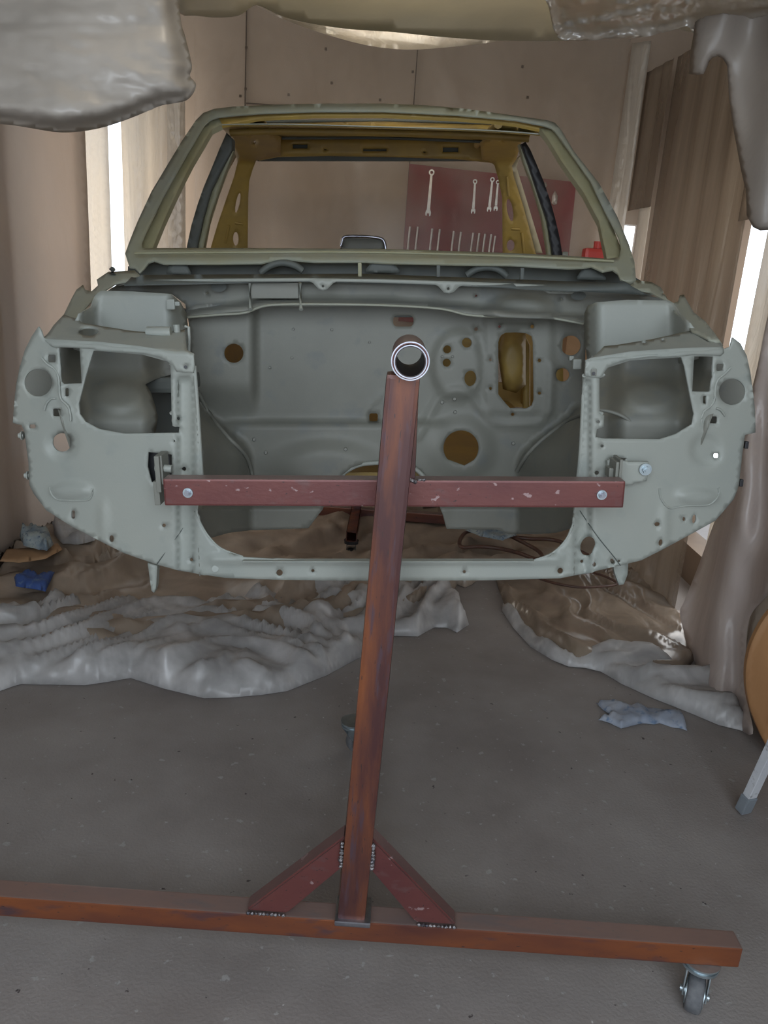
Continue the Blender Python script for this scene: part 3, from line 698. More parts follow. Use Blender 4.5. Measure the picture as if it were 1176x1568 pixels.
arch([(206, 388), (300, 387), (560, 386.5), (800, 393), (940, 400)], .0035, 2.268, 'primer_olive', 'frame_crease')
# inner returns of the pillars and header in the old gold paint
sheet('pillar_return', [(214, 384), (214, 372), (219, 360), (247, 302), (280, 243), (310, 192), (324, 180), (333, 177), (340, 190), (324, 198), (310, 222), (295, 247), (281, 274), (267, 303), (250, 340), (232, 384)], wf(.035), 'primer_olive', car, [], res=6, th=.02)
sheet('pillar_return', [(955, 398), (951, 380), (928, 322), (906, 277), (876, 234), (853, 202), (840, 194), (826, 196), (838, 211), (858, 244), (876, 270), (894, 295), (917, 338.6), (929.6, 398)], wf(.035), 'primer_olive', car, [], res=6, th=.02)
sheet('header_return', [(325, 182), (333, 178), (399, 172.5), (480, 169), (588, 169), (700, 174), (789, 182), (840, 192), (836, 200), (789, 190), (760, 186.5), (700, 182), (588, 176.5), (480, 177), (399, 181), (340, 192)], wf(.04), 'gold', car, [], res=6, th=.01)

# roof skin outside and gold lining underneath
def roof_pt(u, v, dz_=0):
    a = P(318, 174, 2.84).lerp(P(852, 190, 2.84), u); c = P(372, 203, 3.80).lerp(P(782, 203, 3.80), u)
    p = a.lerp(c, v) + Vector((0, 0, -.034 * (1 - v))); bulge = .012 * (1 - (2 * u - 1) ** 4) + .004 * math.sin(math.pi * v)
    return p + Vector((0, 0, bulge + dz_))
def grid(name, f, nu, nv, m, parent, th=.003, axis=Vector((0, 0, -1))):
    v = [f(i / nu, j / nv) for j in range(nv + 1) for i in range(nu + 1)]; n = len(v)
    fs = [[j * (nu + 1) + i, j * (nu + 1) + i + 1, (j + 1) * (nu + 1) + i + 1, (j + 1) * (nu + 1) + i] for j in range(nv) for i in range(nu)]
    w_ = [p + axis * th for p in v]; al = fs + [[n + i for i in f_[::-1]] for f_ in fs]
    e = [j * (nu + 1) for j in range(nv + 1)] + [nv * (nu + 1) + i for i in range(1, nu + 1)] + [j * (nu + 1) + nu for j in range(nv - 1, -1, -1)] + [i for i in range(nu - 1, 0, -1)]
    fl = set(range(len(al), len(al) + len(e)))
    al += [[e[i], e[(i + 1) % len(e)], n + e[(i + 1) % len(e)], n + e[i]] for i in range(len(e))]
    return link(name, v + w_, al, m, parent, True, fl)
roof = grid('roof_skin', lambda u, v: roof_pt(u, v), 24, 12, 'frame_green', car)
grid('roof_lining', lambda u, v: roof_pt(.01 + .98 * u, .02 + .96 * v, -.004), 24, 12, 'gold', car)
for v_ in (.30, .62):
    b = MB(); b.tube([roof_pt(.03 + .94 * i / 16, v_, -.022) for i in range(17)], .012, 8); b.build('roof_bow', 'gold', car)
# rear header with slots, corner gussets
def rh(x, y, d): return P(x, y, 3.74 + max(0, (214 - y)) * .006)
sheet('rear_header', [(395, 205), (413, 202), (430, 210), (500, 209), (600, 209), (700, 214), (745, 219), (762, 212), (772, 222), (765, 252), (750, 248), (700, 243), (600, 239.5), (500, 238), (425, 239.5), (396, 245), (388, 240)],
      rh, 'gold', car, [rrect(459.5, 224, 23, 7, 1), rrect(574, 229.5, 36, 4, 1), rrect(690, 229, 24, 8, 1), rrect(498, 229, 4, 2, .8), rrect(650, 233, 4, 2, .8)], res=6, th=.02)
b = MB(); b.box(P(574, 230, 3.80), (1.05, .02, .09), MR, bev=.003); b.build('header_backing', 'primer_dark_shaded', car)
for a_, c_ in (((391, 178), (414, 216)), ((763, 190), (731, 222))):
    b = MB(); b.tube([P(a_[0], a_[1], 3.05), P((a_[0] + c_[0]) / 2, (a_[1] + c_[1]) / 2, 3.35), P(c_[0], c_[1], 3.65)], .016, 8); b.build('roof_gusset', 'gold', car)
sheet('roof_brace', [(404, 190), (415, 187), (588, 186), (748, 190), (760, 196), (738, 219), (600, 212), (430, 211)], lambda x, y, d: P(x, y, 3.42 - .04 * math.sin((y - 186) / 8)), 'gold', car, [], res=6, th=.02)
for q_ in ([(404, 186.5), (588, 184), (755, 189)], [(432, 211.5), (588, 211), (738, 217)]):
    b = MB(); b.tube([P(x, y, 3.40) for x, y in q_], .0055, 8); b.build('brace_seam', 'primer_dark_shaded', car)
# backing pans behind the round lamp holes
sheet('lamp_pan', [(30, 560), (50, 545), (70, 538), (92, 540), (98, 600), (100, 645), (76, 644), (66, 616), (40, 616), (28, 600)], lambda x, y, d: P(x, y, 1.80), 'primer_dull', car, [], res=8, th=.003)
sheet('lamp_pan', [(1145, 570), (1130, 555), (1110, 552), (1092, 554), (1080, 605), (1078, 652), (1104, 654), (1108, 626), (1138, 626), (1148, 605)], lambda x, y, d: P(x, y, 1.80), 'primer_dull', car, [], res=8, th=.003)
# roof side rails and rear quarter pillars
def railY(x, y):
    t = max(0, min(1, (y - 178) / 70)); return 2.93 + .75 * t + max(0, (y - 248)) * .0014
def crail(x, y, d): return P(x, y, railY(x, y))
SRL = [(322, 192), (335, 182), (360, 180), (399, 178), (408, 190), (416, 206), (430, 212), (430, 239), (405, 242), (392, 246), (386, 262), (381.5, 277.5), (380, 300), (379, 400), (318, 400), (323, 378), (333, 344), (347, 303), (358.6, 270), (364, 247), (358.6, 232), (356, 222), (345, 201), (340, 197), (329, 194.5), (320, 204)]
sheet('quarter_pillar', SRL, crail, 'gold', car, [circ(364, 311, 3, 16, 12), circ(361, 366, 4.4, 11, 0), circ(337, 188.5, 2.4, 1), circ(384, 203, 2, 3, 40), circ(390, 218, 2, 3, 30)], res=6, th=.006)
SRR = [(850, 206), (836, 198), (800, 190), (765, 190), (758, 200), (748, 213), (735, 220), (738, 246), (750, 247), (757, 253), (762.5, 272), (769, 303), (770, 400), (824, 400), (820, 386), (802, 318), (786.7, 270), (784, 254), (790.6, 244), (794, 232), (796, 221), (803, 212), (815, 206), (832, 203), (845, 210)]
sheet('quarter_pillar', SRR, crail, 'gold', car, [circ(781, 322, 4.5, 18, -10), circ(782, 376, 6, 9), circ(792, 196, 2, 3), circ(768, 213, 1.6, 2.6), circ(820, 199, 2, 3, 30)], res=6, th=.006)
for pts_ in ([(360, 341), (372, 343)], [(783, 350), (796, 351)], [(776, 270), (779, 300)], [(345, 372), (351, 345)], [(802, 386), (799, 356)]):
    b = MB(); b.tube([P(x, y, railY(x, y) - .004) for x, y in pts_], .006, 8); b.build('pillar_pressing', 'gold', car)
sheet('window_flange', [(784, 254), (790.6, 244), (797, 240), (791, 256), (800, 285), (812, 325), (831, 388), (820, 388), (802, 318), (786.7, 270)], lambda x, y, d: P(x, y, railY(x, y) + .03), 'gold_pale', car, [], res=6, th=.006)
sheet('window_flange', [(352, 240), (357, 231), (362, 240), (350, 262), (336, 300), (322, 345), (314, 388), (309, 388), (321, 330), (341, 272)], lambda x, y, d: P(x, y, railY(x, y) + .03), 'gold_pale', car, [], res=6, th=.006)
# centre pillars: dark door face and olive inner edge
def bp_(x, y, d): return P(x, y, 3.10)
sheet('centre_pillar', [(286, 400), (286, 378), (293, 345), (302.5, 313), (312, 286), (323, 260), (336, 228), (347, 203), (356, 212), (356, 228), (338, 262), (323, 293), (311, 335), (302, 377), (302, 400)], bp_, 'primer_dark_shaded', car, [], res=6, th=.05)
sheet('pillar_trim_edge', [(301, 400), (302, 377), (311, 335), (323, 293), (338, 262), (352, 232), (358, 231), (343, 270), (323, 328.6), (312, 377), (311, 400)], lambda x, y, d: P(x, y, 3.12), 'primer_olive', car, [], res=6, th=.03)
sheet('centre_pillar', [(798, 221), (804.6, 217), (812, 229), (822, 252), (835, 284), (844, 312), (850.5, 336), (857, 364), (861, 389), (862, 404), (847, 404), (846, 388), (838, 338.6), (820, 285), (810, 254)], bp_, 'black_metal', car, [], res=6, th=.05)
sheet('pillar_trim_edge', [(794, 221), (799, 220), (811, 254), (821, 285), (839, 338.6), (847, 388), (848, 402), (838, 402), (838, 387), (830, 333.5), (815, 282), (802, 249)], lambda x, y, d: P(x, y, 3.12), 'primer_olive', car, [], res=6, th=.03)

# lower body behind the firewall: floor pan, side sills, quarter panels, tail panel (hidden from the front, seen from the side)
def LB(x, y, z):   # body frame, metres
    return CAM + MR @ (Vector((x, y, z)) - CAM)
def bbox(name, x0, x1, y0, y1, z0, z1, m, bev=.012, parent=car):
    b = MB(); b.box(LB((x0 + x1) / 2, (y0 + y1) / 2, (z0 + z1) / 2), (x1 - x0, y1 - y0, z1 - z0), MR, bev=bev); return b.build(name, m, parent)
zf = P(588, 745, 2.2).z
ztop = 1.56
bbox('floor_pan', -.62, .62, 2.34, 3.9, zf - .02, zf + .01, 'gold', .004)
for s in (-1, 1):
    bbox('sill', s * .66 - .06, s * .66 + .06, 2.24, 3.15, zf - .06, zf + .09, 'primer_dull')
    bbox('quarter_panel', s * .74 - .012, s * .74 + .012, 3.36, 3.95, zf + .0, ztop + .08, 'frame_green', .008)
bbox('tail_panel', -.72, .72, 3.90, 3.94, zf - .02, zf + .10, 'gold', .008)
# gold inner side panels seen through the pedal opening
bbox('inner_side', -.70, -.68, 3.36, 3.9, zf, ztop, 'gold', .004); bbox('inner_side', .68, .70, 3.36, 3.9, zf, ztop, 'gold', .004)
bbox('scuttle_box', -.70, .70, 2.235, 2.40, ztop - .14, ztop - .12, 'primer_dark_shaded', .004)
b = MB(); b.tube([P(x, y, 2.55) for x, y in [(752, 590), (758, 540), (775, 512), (795, 506), (806, 530), (806, 640)]], .012, 8); b.build('pedal_stiffener', 'gold', car)
sheet('tunnel_side', [(772, 500), (805, 510), (805, 590), (790, 602), (770, 596), (762, 540)], lambda x, y, d: P(x, y, 2.50 - bump(x, y, 785, 555, 20, 40, .05, .4)), 'gold', car, [], res=7, th=.004)
# gold dash carrier behind the small firewall holes
sheet('dash_carrier', [(655, 512), (742, 512), (742, 603), (655, 603)], lambda x, y, d: P(x, y, 2.75), 'gold', car, [], res=12, th=.004)
sheet('dash_carrier', [(835, 556), (862, 556), (863, 596), (835, 596)], lambda x, y, d: P(x, y, 2.7), 'gold', car, [], res=12, th=.004)
# joint lines, rolled edges and bead outlines of the front panel
def line_on(name, pts_, r, m='primer', off=-.0008, smooth_=True):
    b = MB(); q = cr(pts_, 5, False) if smooth_ else pts_
    b.tube([P(x, y, relief_front(x, y) + off) for x, y in q], r, 8); return b.build(name, m, front)
line_on('panel_joint', [(240, 864), (256, 842), (278, 812), (299, 783)], .0011, 'primer_dark_shaded')
line_on('panel_joint', [(306, 882), (305, 860), (304, 833)], .0009, 'primer_dull')
line_on('panel_joint', [(888, 782), (904, 806), (920, 828), (938, 850), (950, 866)], .0011, 'primer_dark_shaded')
line_on('panel_joint', [(879, 880), (880, 850), (881, 825)], .0009, 'primer_dull')
line_on('pressed_bead', [(76, 747), (79, 757), (88, 765), (100, 766), (122, 766.5), (136, 765), (141, 757), (141, 748)], .0022)
line_on('pressed_bead', [(1010, 748), (1012, 763), (1024, 777.5), (1040, 776), (1060, 774), (1084, 773), (1096, 765), (1101, 755), (1100, 747)], .0022)
line_on('pressed_bead', [(64, 548), (72, 557), (84, 566), (90, 580), (91, 600), (94, 612), (104, 622), (108, 636), (108, 645)], .0026)
line_on('pressed_bead', [(68, 628), (71, 618), (78, 611), (85, 610)], .0024)
line_on('pressed_bead', [(1119, 563), (1110, 572), (1099, 582), (1095, 596), (1094, 612), (1088, 622), (1078, 630), (1074, 642), (1073, 654)], .0026)
line_on('pressed_bead', [(1097, 625), (1104, 628), (1110, 637)], .0024)
line_on('rolled_edge', [(297.5, 560), (300, 590), (303.5, 640), (306.5, 690), (309, 728)], .0042, 'primer', .004)
line_on('rolled_edge', [(894.5, 575), (892, 631), (889, 690), (885, 732)], .0042, 'primer', .004)
line_on('rolled_edge', [(301, 784), (308, 803), (320, 822), (339, 840), (372, 852.5)], .0024, 'primer', .002)
line_on('rolled_edge', [(879, 792), (876, 808), (864, 830), (844, 848), (820, 857)], .0024, 'primer', .002)
b = MB(); b.box((P(372, 856, 1.575) + P(817, 860.5, 1.575)) / 2, ((P(817, 860, 1.575) - P(372, 860, 1.575)).length, .018, .0025), MR, bev=.001); b.build('lower_ledge', 'primer', front)
# chassis legs between front panel and floor, towing tongues below
sheet('towing_tongue', [(226, 862), (241, 866), (239, 900), (236, 908), (232, 905)], lambda x, y, d: P(x, y, 1.63), 'primer', car, [], res=6, th=.02)
sheet('towing_tongue', [(938, 862), (962, 862), (961, 880), (955, 895), (948, 896), (942, 880)], lambda x, y, d: P(x, y, 1.66), 'primer', car, [], res=6, th=.015)
# left mount: bracket and hinge leaves in the square opening, right mount: bolted plate
def bolted(name, c, ax_, r, m, parent):
    b = MB(); ax_ = Vector(ax_); b.tube([c, c + ax_ * .003], r * 1.7, 20); b.tube([c + ax_ * .003, c + ax_ * .010], r, 6); b.tube([c + ax_ * .010, c + ax_ * .014], r * .55, 12); return b.build(name, m, parent)
lm = MB()
lm.box(P(247, 722, 1.565), (.010, .055, .075), MR, bev=.002); lm.box(P(251, 716, 1.57), (.008, .05, .06), MR, bev=.002)
mbk = lm.build('mount_bracket', 'primer_dull', car)
b = MB(); b.tube([P(238, 716, 1.56), P(263, 718, 1.56)], .008, 10); b.tube([P(244, 700, 1.57), P(247, 716, 1.56)], .005, 8); b.build('mount_pin', 'primer', mbk)
b = MB(); b.box(P(238, 715, 1.70), (.10, .12, .09), MR); b.build('rail_end', 'black_metal', car)
b = MB(); b.box(P(244, 752, 1.565), (.012, .04, .05), MR, bev=.002); b.build('mount_bracket', 'primer_dull', car)
mp_ = sheet('mount_plate', [(930, 705), (938, 702), (962, 707), (993, 707), (994, 722), (990, 737), (972, 739), (970, 742), (950, 743), (950, 730), (930, 725)], lambda x, y, d: P(x, y, 1.592), 'primer', car, [], res=5, th=.008)
bolted('bolt', P(988, 718.5, 1.588), MR @ Vector((0, -1, 0)), .0075, 'zinc', mp_)
b = MB(); b.box(P(940, 722, 1.57), (.008, .05, .05), MR, bev=.002); b.box(P(945, 720, 1.565), (.006, .05, .055), MR, bev=.002); b.box(P(934, 722, 1.575), (.012, .03, .02), MR, bev=.002); b.build('mount_bracket', 'primer_dull', car)
for (x, y, r) in ((329.5, 871, 5.4),):
    b = MB(); b.tube([P(x, y, relief_front(x, y) - .003), P(x, y, relief_front(x, y) + .002)], .0072, 20); b.build('plug', 'primer', front)
# captive nuts and clips on the outer edges
for x, y in ((32, 667), (41, 728)):
    b = MB(); b.tube([P(x - 3, y, 1.70), P(x + 4, y, 1.70)], [.006, .0045], 10); b.tube([P(x + 1, y, 1.70), P(x + 3, y, 1.70)], .010, 12); b.build('edge_clip', 'primer', front)
for x, y in ((1142, 681), (1134, 739)):
    b = MB(); b.box(P(x, y, 1.695), (.008, .012, .016), MR, bev=.002); b.build('edge_clip', 'black_metal', front)
for x, y in ((284, 560), (909, 570)):
    b = MB(); b.box(P(x, y, 1.60), (.012, .006, .014), MR, bev=.002); b.build('cage_nut', 'primer_dull', front)
    b = MB(); b.tube([P(x, y + 2, 1.592), P(x, y + 2, 1.60)], .0035, 10); b.build('cage_nut', 'black_metal', front)
# wiper knob at left scuttle corner, striker bracket on the tail
b = MB(); b.tube([P(172, 420, 2.2), P(172, 413, 2.2), P(173, 409, 2.2)], [.010, .009, .004], 10); b.build('grommet', 'primer_dark_shaded', car)
lb = MB(); lb.tube([P(x, y, 3.92) for x, y in cr([(522, 384), (524, 369), (529, 362.5), (555, 362), (580, 364.5), (588, 370), (591, 384)], 4, False)], .0075, 10)
lk = lb.build('striker_bracket', 'bare_steel', car)
b = MB(); b.box((P(556, 384, 3.92) + LB(0, 3.92, zf + .09)) / 2 - Vector((0.0, 0, 0)), (.10, .02, abs(P(556, 384, 3.92).z - zf - .09) + .02), MR, bev=.004); b.build('striker_support', 'gold', lk)
sheet('striker_plate', [(523, 390), (525, 368), (531, 364), (580, 366), (587, 371), (591, 390)], lambda x, y, d: P(x, y, 3.925), 'primer_dull', lk, [], res=8, th=.02)
# ================================================================== TOOL BOARD ON THE BACK WALL
def prism(name, pts, y0, y1, m, parent=None):       # outline in x,z extruded in y
    n = len(pts); b = MB()
    b.add([(x, y0, z) for x, z in pts] + [(x, y1, z) for x, z in pts], [list(range(n)), [n + i for i in range(n)][::-1]] + [[i, (i + 1) % n, n + (i + 1) % n, n + i][::-1] for i in range(n)], True)
    return b.build(name, m, parent, smooth=False)
tb = prism('tool_board', [(.006, 1.30), (1.02, 1.30), (1.0, 2.17), (.006, 2.207)], 5.02, 5.045, 'red_board')
tag(tb, 'dark red tool board on the back wall, seen through the rear window', 'tool board')
def wrench(top, bot, w, label, open_top=False):
    a, c = W(top[0], top[1], 5.01), W(bot[0], bot[1], 5.01); d = (a - c).normalized(); s_ = Vector((-d.z, 0, d.x)).normalized(); L = (a - c).length
    b = MB()
    q = [c + d * .02 + s_ * w * .32, c + d * .02 - s_ * w * .32, a - d * .012 - s_ * w * .22, a - d * .012 + s_ * w * .22]
    b.add(q + [p + Vector((0, .006, 0)) for p in q], [[0, 1, 2, 3], [4, 5, 6, 7][::-1], [0, 4, 5, 1], [1, 5, 6, 2], [2, 6, 7, 3], [3, 7, 4, 0]], True)
    b.pipe(a + Vector((0, -.003, 0)), (0, 1, 0), w * .55, w * .30, .011, 20)
    jaw = [(-.9, .2), (-.75, .9), (-.2, 1.3), (.2, 1.3), (.75, .9), (.9, .2), (.75, -.65), (.42, -.75), (.38, -.05), (0, .2), (-.38, -.05), (-.42, -.75), (-.75, -.65)]
    jp = [c + s_ * (x * w * .62) + d * (z * w * .62) for x, z in jaw]; n = len(jp)
    tri_ = [[0, 1, 2], [2, 3, 9], [3, 4, 5], [5, 6, 7], [5, 7, 8], [3, 5, 8], [3, 8, 9], [2, 9, 10], [0, 2, 10], [0, 10, 11], [0, 11, 12]]
    b.add(jp + [p + Vector((0, .007, 0)) for p in jp], tri_ + [[n + i for i in t] for t in tri_] + [[i, (i + 1) % n, n + (i + 1) % n, n + i] for i in range(n)], True)
    o = b.build('combination_wrench', 'tool_steel', None, smooth=False)
    return tag(o, label, 'wrench', 'wrenches hanging on the red board')
wrench((661, 264), (655.5, 327), .030, 'longest combination wrench, hanging alone at the left of the red board')
wrench((727.5, 278), (724.5, 324), .024, 'wrench second from the left on the red board, nearest to the longest one')
wrench((754, 275), (749, 321), .024, 'third wrench from the left on the red board, beside the gold rear pillar')
wrench((762.5, 279), (759, 320), .022, 'wrench closest to the gold rear pillar, half hidden by it')
rods = [(628, 347, 'first'), (640, 347, 'second'), (662, 350, 'third'), (673.6, 351, 'fourth'), (695, 354, 'fifth'), (706, 355, 'sixth'), (724.6, 356.5, 'seventh'), (734, 357, 'eighth'), (743, 358, 'ninth'), (752.5, 358.6, 'tenth'), (758.5, 361, 'last')]
for px, py, word in rods:
    a = W(px, py, 5.012); L = .20
    b = MB(); b.tube([a, a + Vector((-.004, 0, -L * .45)), a + Vector((-.006, 0, -L))], [.0065, .0055, .008], 8)
    tag(b.build('tool_shaft', 'tool_steel'), '%s thin steel tool from the left in the lower row on the red board' % word, 'tool', 'thin tools in the lower row on the red board')
for (pts_, lab) in (([(850, 292), (854, 300), (853, 312), (849, 314), (845, 311), (846, 300)], 'pointed pliers on the red board, right of the black centre pillar'), ([(832, 280), (836, 279), (838, 284), (835, 289), (832, 286)], 'small ring of metal on the red board beside the black centre pillar')):
    o_ = sheet('pliers' if 'pliers' in lab else 'metal_ring', pts_, lambda x, y, d: W(x, y, 5.005), 'tool_steel', None, [], res=4, th=.012)
    tag(o_, lab, 'pliers' if 'pliers' in lab else 'metal ring')
jp_ = W(915, 381, 4.80)
b = MB(); b.box(jp_ + Vector((0, 0, -.13)), (.16, .10, .26), bev=.02); b.tube([jp_ + Vector((0, 0, -.01)), jp_ + Vector((0, 0, .04))], .025, 14)
jc = b.build('jerrycan', 'red_plastic')
tag(jc, 'bright red can at the right foot of the tool board behind film', 'can')
b = MB(); b.box((jp_.x, 4.80, (jp_.z - .262) / 2), (.26, .20, jp_.z - .262), bev=.01)
tag(b.build('storage_box', 'card'), 'brown box under the bright red can in the back right corner', 'box')

# ================================================================== PLASTIC SHEETING
def pathpt(path, s):
    i = 0
    while i < len(path) - 2 and s > (Vector(path[i + 1]) - Vector(path[i])).length:
        s -= (Vector(path[i + 1]) - Vector(path[i])).length; i += 1
    a, b_ = Vector(path[i]), Vector(path[i + 1]); d = (b_ - a).normalized()
    return a + d * s, Vector((-d.y, d.x))
def plen(path): return sum((Vector(path[i + 1]) - Vector(path[i])).length for i in range(len(path) - 1))
def curtain(name, path, z0, z1, amp, wl, m, label, holes=(), seed=0, res=3.5, jag=0.0, cat='plastic sheet'):
    L = plen(path)
    def f(a, z, d):
        s = a / 100; p, n_ = pathpt(path, s); z /= 100
        k = amp * (.55 * math.sin(2 * math.pi * s / wl + 1.5 * N3(s * 2, z * .4, seed) * 3) + .9 * N3(s / wl * 1.6, z * .35, seed + 3) + .25 * N3(s / wl * 6, z * .9, seed + 9))
        k *= .55 + .45 * sm((z1 - z) / .6)
        p = p + n_ * k
        return Vector((p.x, p.y, z))
    out = []
    n = max(2, int(L / .05))
    for i in range(n + 1): out.append((L * 100 * i / n, z0 * 100 + jag * 100 * (.5 + N3(i * .4, seed, 0)) * (1 if 0 < i < n else 0)))
    out += [(L * 100, z1 * 100), (0, z1 * 100)]
    o_ = sheet(name, out, f, m, None, holes, res, .0012)
    return tag(o_, label, cat, None)
# right side: folded curtain running back from the bright gap; s is measured from the back corner
curtain('plastic_curtain', [(1.20, 4.96), (1.29, 4.90)], .01, 2.9, .02, .12, 'film_light', 'narrow pale curtain strip in the back right corner', seed=2)
curtain('plastic_curtain', [(1.36, 4.60), (1.40, 4.35), (1.50, 3.70)], .01, 2.75, .013, .19, 'film_right', 'brown smoky curtain with vertical folds and pale worn patches right of the car roof', seed=5)
curtain('plastic_curtain', [(1.505, 3.49), (1.52, 3.10), (1.53, 2.62)], .01, 2.6, .03, .20, 'film_light', 'pale glowing curtain to the right of the right bright gap', seed=8)
curtain('plastic_curtain', [(1.325, 4.76), (1.345, 4.62)], .01, 2.02, .015, .07, 'film_light', 'small bright crinkled curtain strip just right of the small bright gap', seed=6, res=2.5)
curtain('plastic_curtain', [(1.30, 4.92), (1.35, 4.62)], 2.02, 2.75, .012, .1, 'film_right', 'short brown film strip above the small bright gap beside the right windscreen pillar', seed=7)
# pelmet of film over the two gaps
curtain('plastic_curtain', [(1.465, 3.70), (1.47, 3.48)], 1.88, 2.7, .01, .3, 'film_right', 'short smoky strip of film above the right bright gap', seed=12)
# left side
curtain('plastic_curtain', [(-2.0, 2.1), (-1.99, 3.4), (-1.96, 4.15), (-1.66, 4.36)], .03, 2.6, .018, .8, 'film_side', 'wide taupe curtain hanging left of the car beside the bright gap', seed=15)
curtain('plastic_curtain', [(-1.59, 4.68), (-1.47, 4.80), (-1.33, 4.93)], .02, 2.7, .025, .20, 'film_light', 'cream glowing curtain between the left bright gap and the back wall', seed=19)
curtain('plastic_curtain', [(-1.72, 4.34), (-1.60, 4.50)], .03, 2.6, .015, .06, 'film_light', 'narrow bright crinkled strip on the left edge of the left bright gap', seed=17, res=2.5)
curtain('plastic_curtain', [(-1.36, 4.78), (-1.27, 4.82)], .02, 2.5, .03, .12, 'film_light', 'bunched white curtain strip behind the left windscreen pillar', seed=23)
# clear film over the back wall and the tool board
curtain('plastic_curtain', [(-1.25, 4.955), (0, 4.95), (1.19, 4.955)], .15, 3.0, .008, .5, 'film_clear', 'clear streaked film stretched over the back wall and the red board', seed=31, res=5)

# front right curtain falling to the floor in the foreground
def frc(x, y, d):
    X = 1.40 + .030 * math.sin(x * .085 + y * .012 + 2 * N3(x * .01, y * .006, 3)) + .02 * N3(x * .03, y * .012, 7) - .02 * sm((y - 1000) / 120)
    p = WX(x, y, X)
    if p.z < .004: p = p + Vector((0, 0, .004 - p.z))
    return p
o_ = sheet('plastic_curtain', cr([(1215, 420), (1215, 850), (1200, 880), (1172, 915), (1148, 945), (1142, 1000), (1144, 1070), (1152, 1124), (1118, 1108), (1085, 1074), (1057, 1032), (1051, 985), (1041, 940), (1048, 920), (1068, 870), (1088, 815), (1115, 740), (1140, 640), (1160, 560), (1180, 470)], 4), frc, 'film_curtain', None, [], 8, .0012)
tag(o_, 'long translucent curtain gathered to the floor at the right edge', 'plastic sheet')

# ceiling films
def ceil_f(Z, amp, seed, edge=0.0, sc_=.006):
    def f(x, y, d):
        z = Z + amp * N3(x * sc_, y * sc_ * 1.8, seed) - edge * (1 - sm(d / 30))
        y2 = max(y, -260)
        return WZ(x, y2, z)
    return f
o_ = sheet('ceiling_film', cr([(236, -240), (262, -20), (275, 20), (300, 24), (330, 27), (365, 24), (386, 10), (400, 10), (440, 28), (520, 43), (600, 49), (680, 57), (760, 62), (860, 63), (950, 57), (1000, 52), (1030, 44), (1060, 50), (1110, 62), (1190, 82), (1330, 95), (1330, -240)], 3), ceil_f(2.36, .03, 4, .02), 'film_ceiling', None, [], 16, .0015)
tag(o_, 'olive-tinted plastic film slung under the ceiling across the top', 'plastic sheet')
o_ = sheet('ceiling_film', cr([(388, 2), (410, 18), (450, 36), (500, 53), (560, 69), (620, 76), (680, 73), (760, 64), (790, 56), (700, 40), (600, 30), (500, 20), (440, 0)], 3), lambda x, y, d: W(x, y, 3.32 + .04 * N3(x * .01, y * .03, 5) + .05 * (1 - sm(d / 16))), 'film_light', None, [], 8, .0015)
tag(o_, 'bright crescent fold of film lit from behind, top centre', 'plastic sheet')
b = MB(); a, c = W(500, 44, 3.47), W(672, 62, 3.47); b.tube([a, c], .016, 16); lamp = b.build('fluorescent_lamp', 'tube_glow')
tag(lamp, 'glowing tube lamp behind the crescent fold of ceiling film', 'lamp')
b = MB(); b.box((a + c) / 2 + Vector((0, .0, .04)), ((c - a).length * 1.04, .05, .03), bev=.004); b.build('lamp_housing', 'white_paint', lamp)
for q in (a, c):
    b = MB(); b.tube([q + Vector((0, 0, .05)), Vector((q.x, q.y, ZC))], .003, 6); b.build('hanger', 'zinc', lamp)
def crink(x, y, d):
    t = x * .8 + y * 2.2
    z = 2.30 + .016 * ridged(x * .005, (y + x * .14) * .035, 2, 3) + .014 * ridged(x * .012, (y + x * .22) * .07, 6, 3) + .012 * N3(x * .01, y * .05, 9) - .02 * (1 - sm(d / 14))
    return WZ(x, max(y, -200), z)
o_ = sheet('ceiling_film', cr([(800, -180), (840, 10), (850, 50), (870, 63), (930, 60), (985, 57), (1030, 46), (1052, 40), (1064, 52), (1100, 62), (1135, 70), (1180, 80), (1330, 96), (1330, -180)], 3), crink, 'film_crinkle', None, [], 5, .0012)
tag(o_, 'shiny crinkled film bunched along the top right corner', 'plastic sheet')
# sagging sheet, upper left, close to the viewer
def sag(x, y, d):
    Y = 1.62 + .18 * sm((200 - y) / 260) - .05 * math.sin((x + y * .3) * .012) + .02 * N3(x * .008, y * .02, 3) + .014 * ridged(x * .006, y * .03, 6) + .010 * ridged(x * .013, (y - x * .3) * .03, 16, 3) + .08 * (1 - sm(d / 40)) ** 2
    return W(x, y, Y)
o_ = sheet('hanging_film', cr([(-90, -330), (-90, 188), (0, 190), (40, 195), (95, 203), (150, 197), (200, 181), (243, 163), (262, 159), (285, 154), (297, 141), (300, 128), (291, 116), (294, 100), (285, 60), (275, 12), (268, -160), (262, -330)], 4), sag, 'film_sag', None, [], 6, .0015)
tag(o_, 'big sagging sheet of milky film hanging in the upper left corner', 'plastic sheet')
# hanging grey sheet, upper right
def hang(x, y, d):
    Y = 2.62 + .03 * math.sin(x * .05 + y * .01) + .03 * N3(x * .02, y * .01, 13) + .015 * (1 - sm(d / 8)) - .002 * (x - 1100) * .6
    return W(x, y, Y)
o_ = sheet('hanging_film', [(1066, -90), (1064, 30), (1062, 52), (1057, 80), (1055, 113), (1068, 115), (1078, 113), (1082, 104), (1086, 94), (1092, 88), (1100, 86), (1107, 90), (1113, 100), (1115, 125), (1116, 150), (1124, 203), (1135, 262), (1142, 292), (1143, 312), (1143, 329), (1153, 348), (1164, 353), (1180, 352), (1290, 372), (1290, -90)], hang, 'film_hang', None, [], 8, .0015)
tag(o_, 'grey limp sheet with a notched flap hanging in the upper right corner', 'plastic sheet')

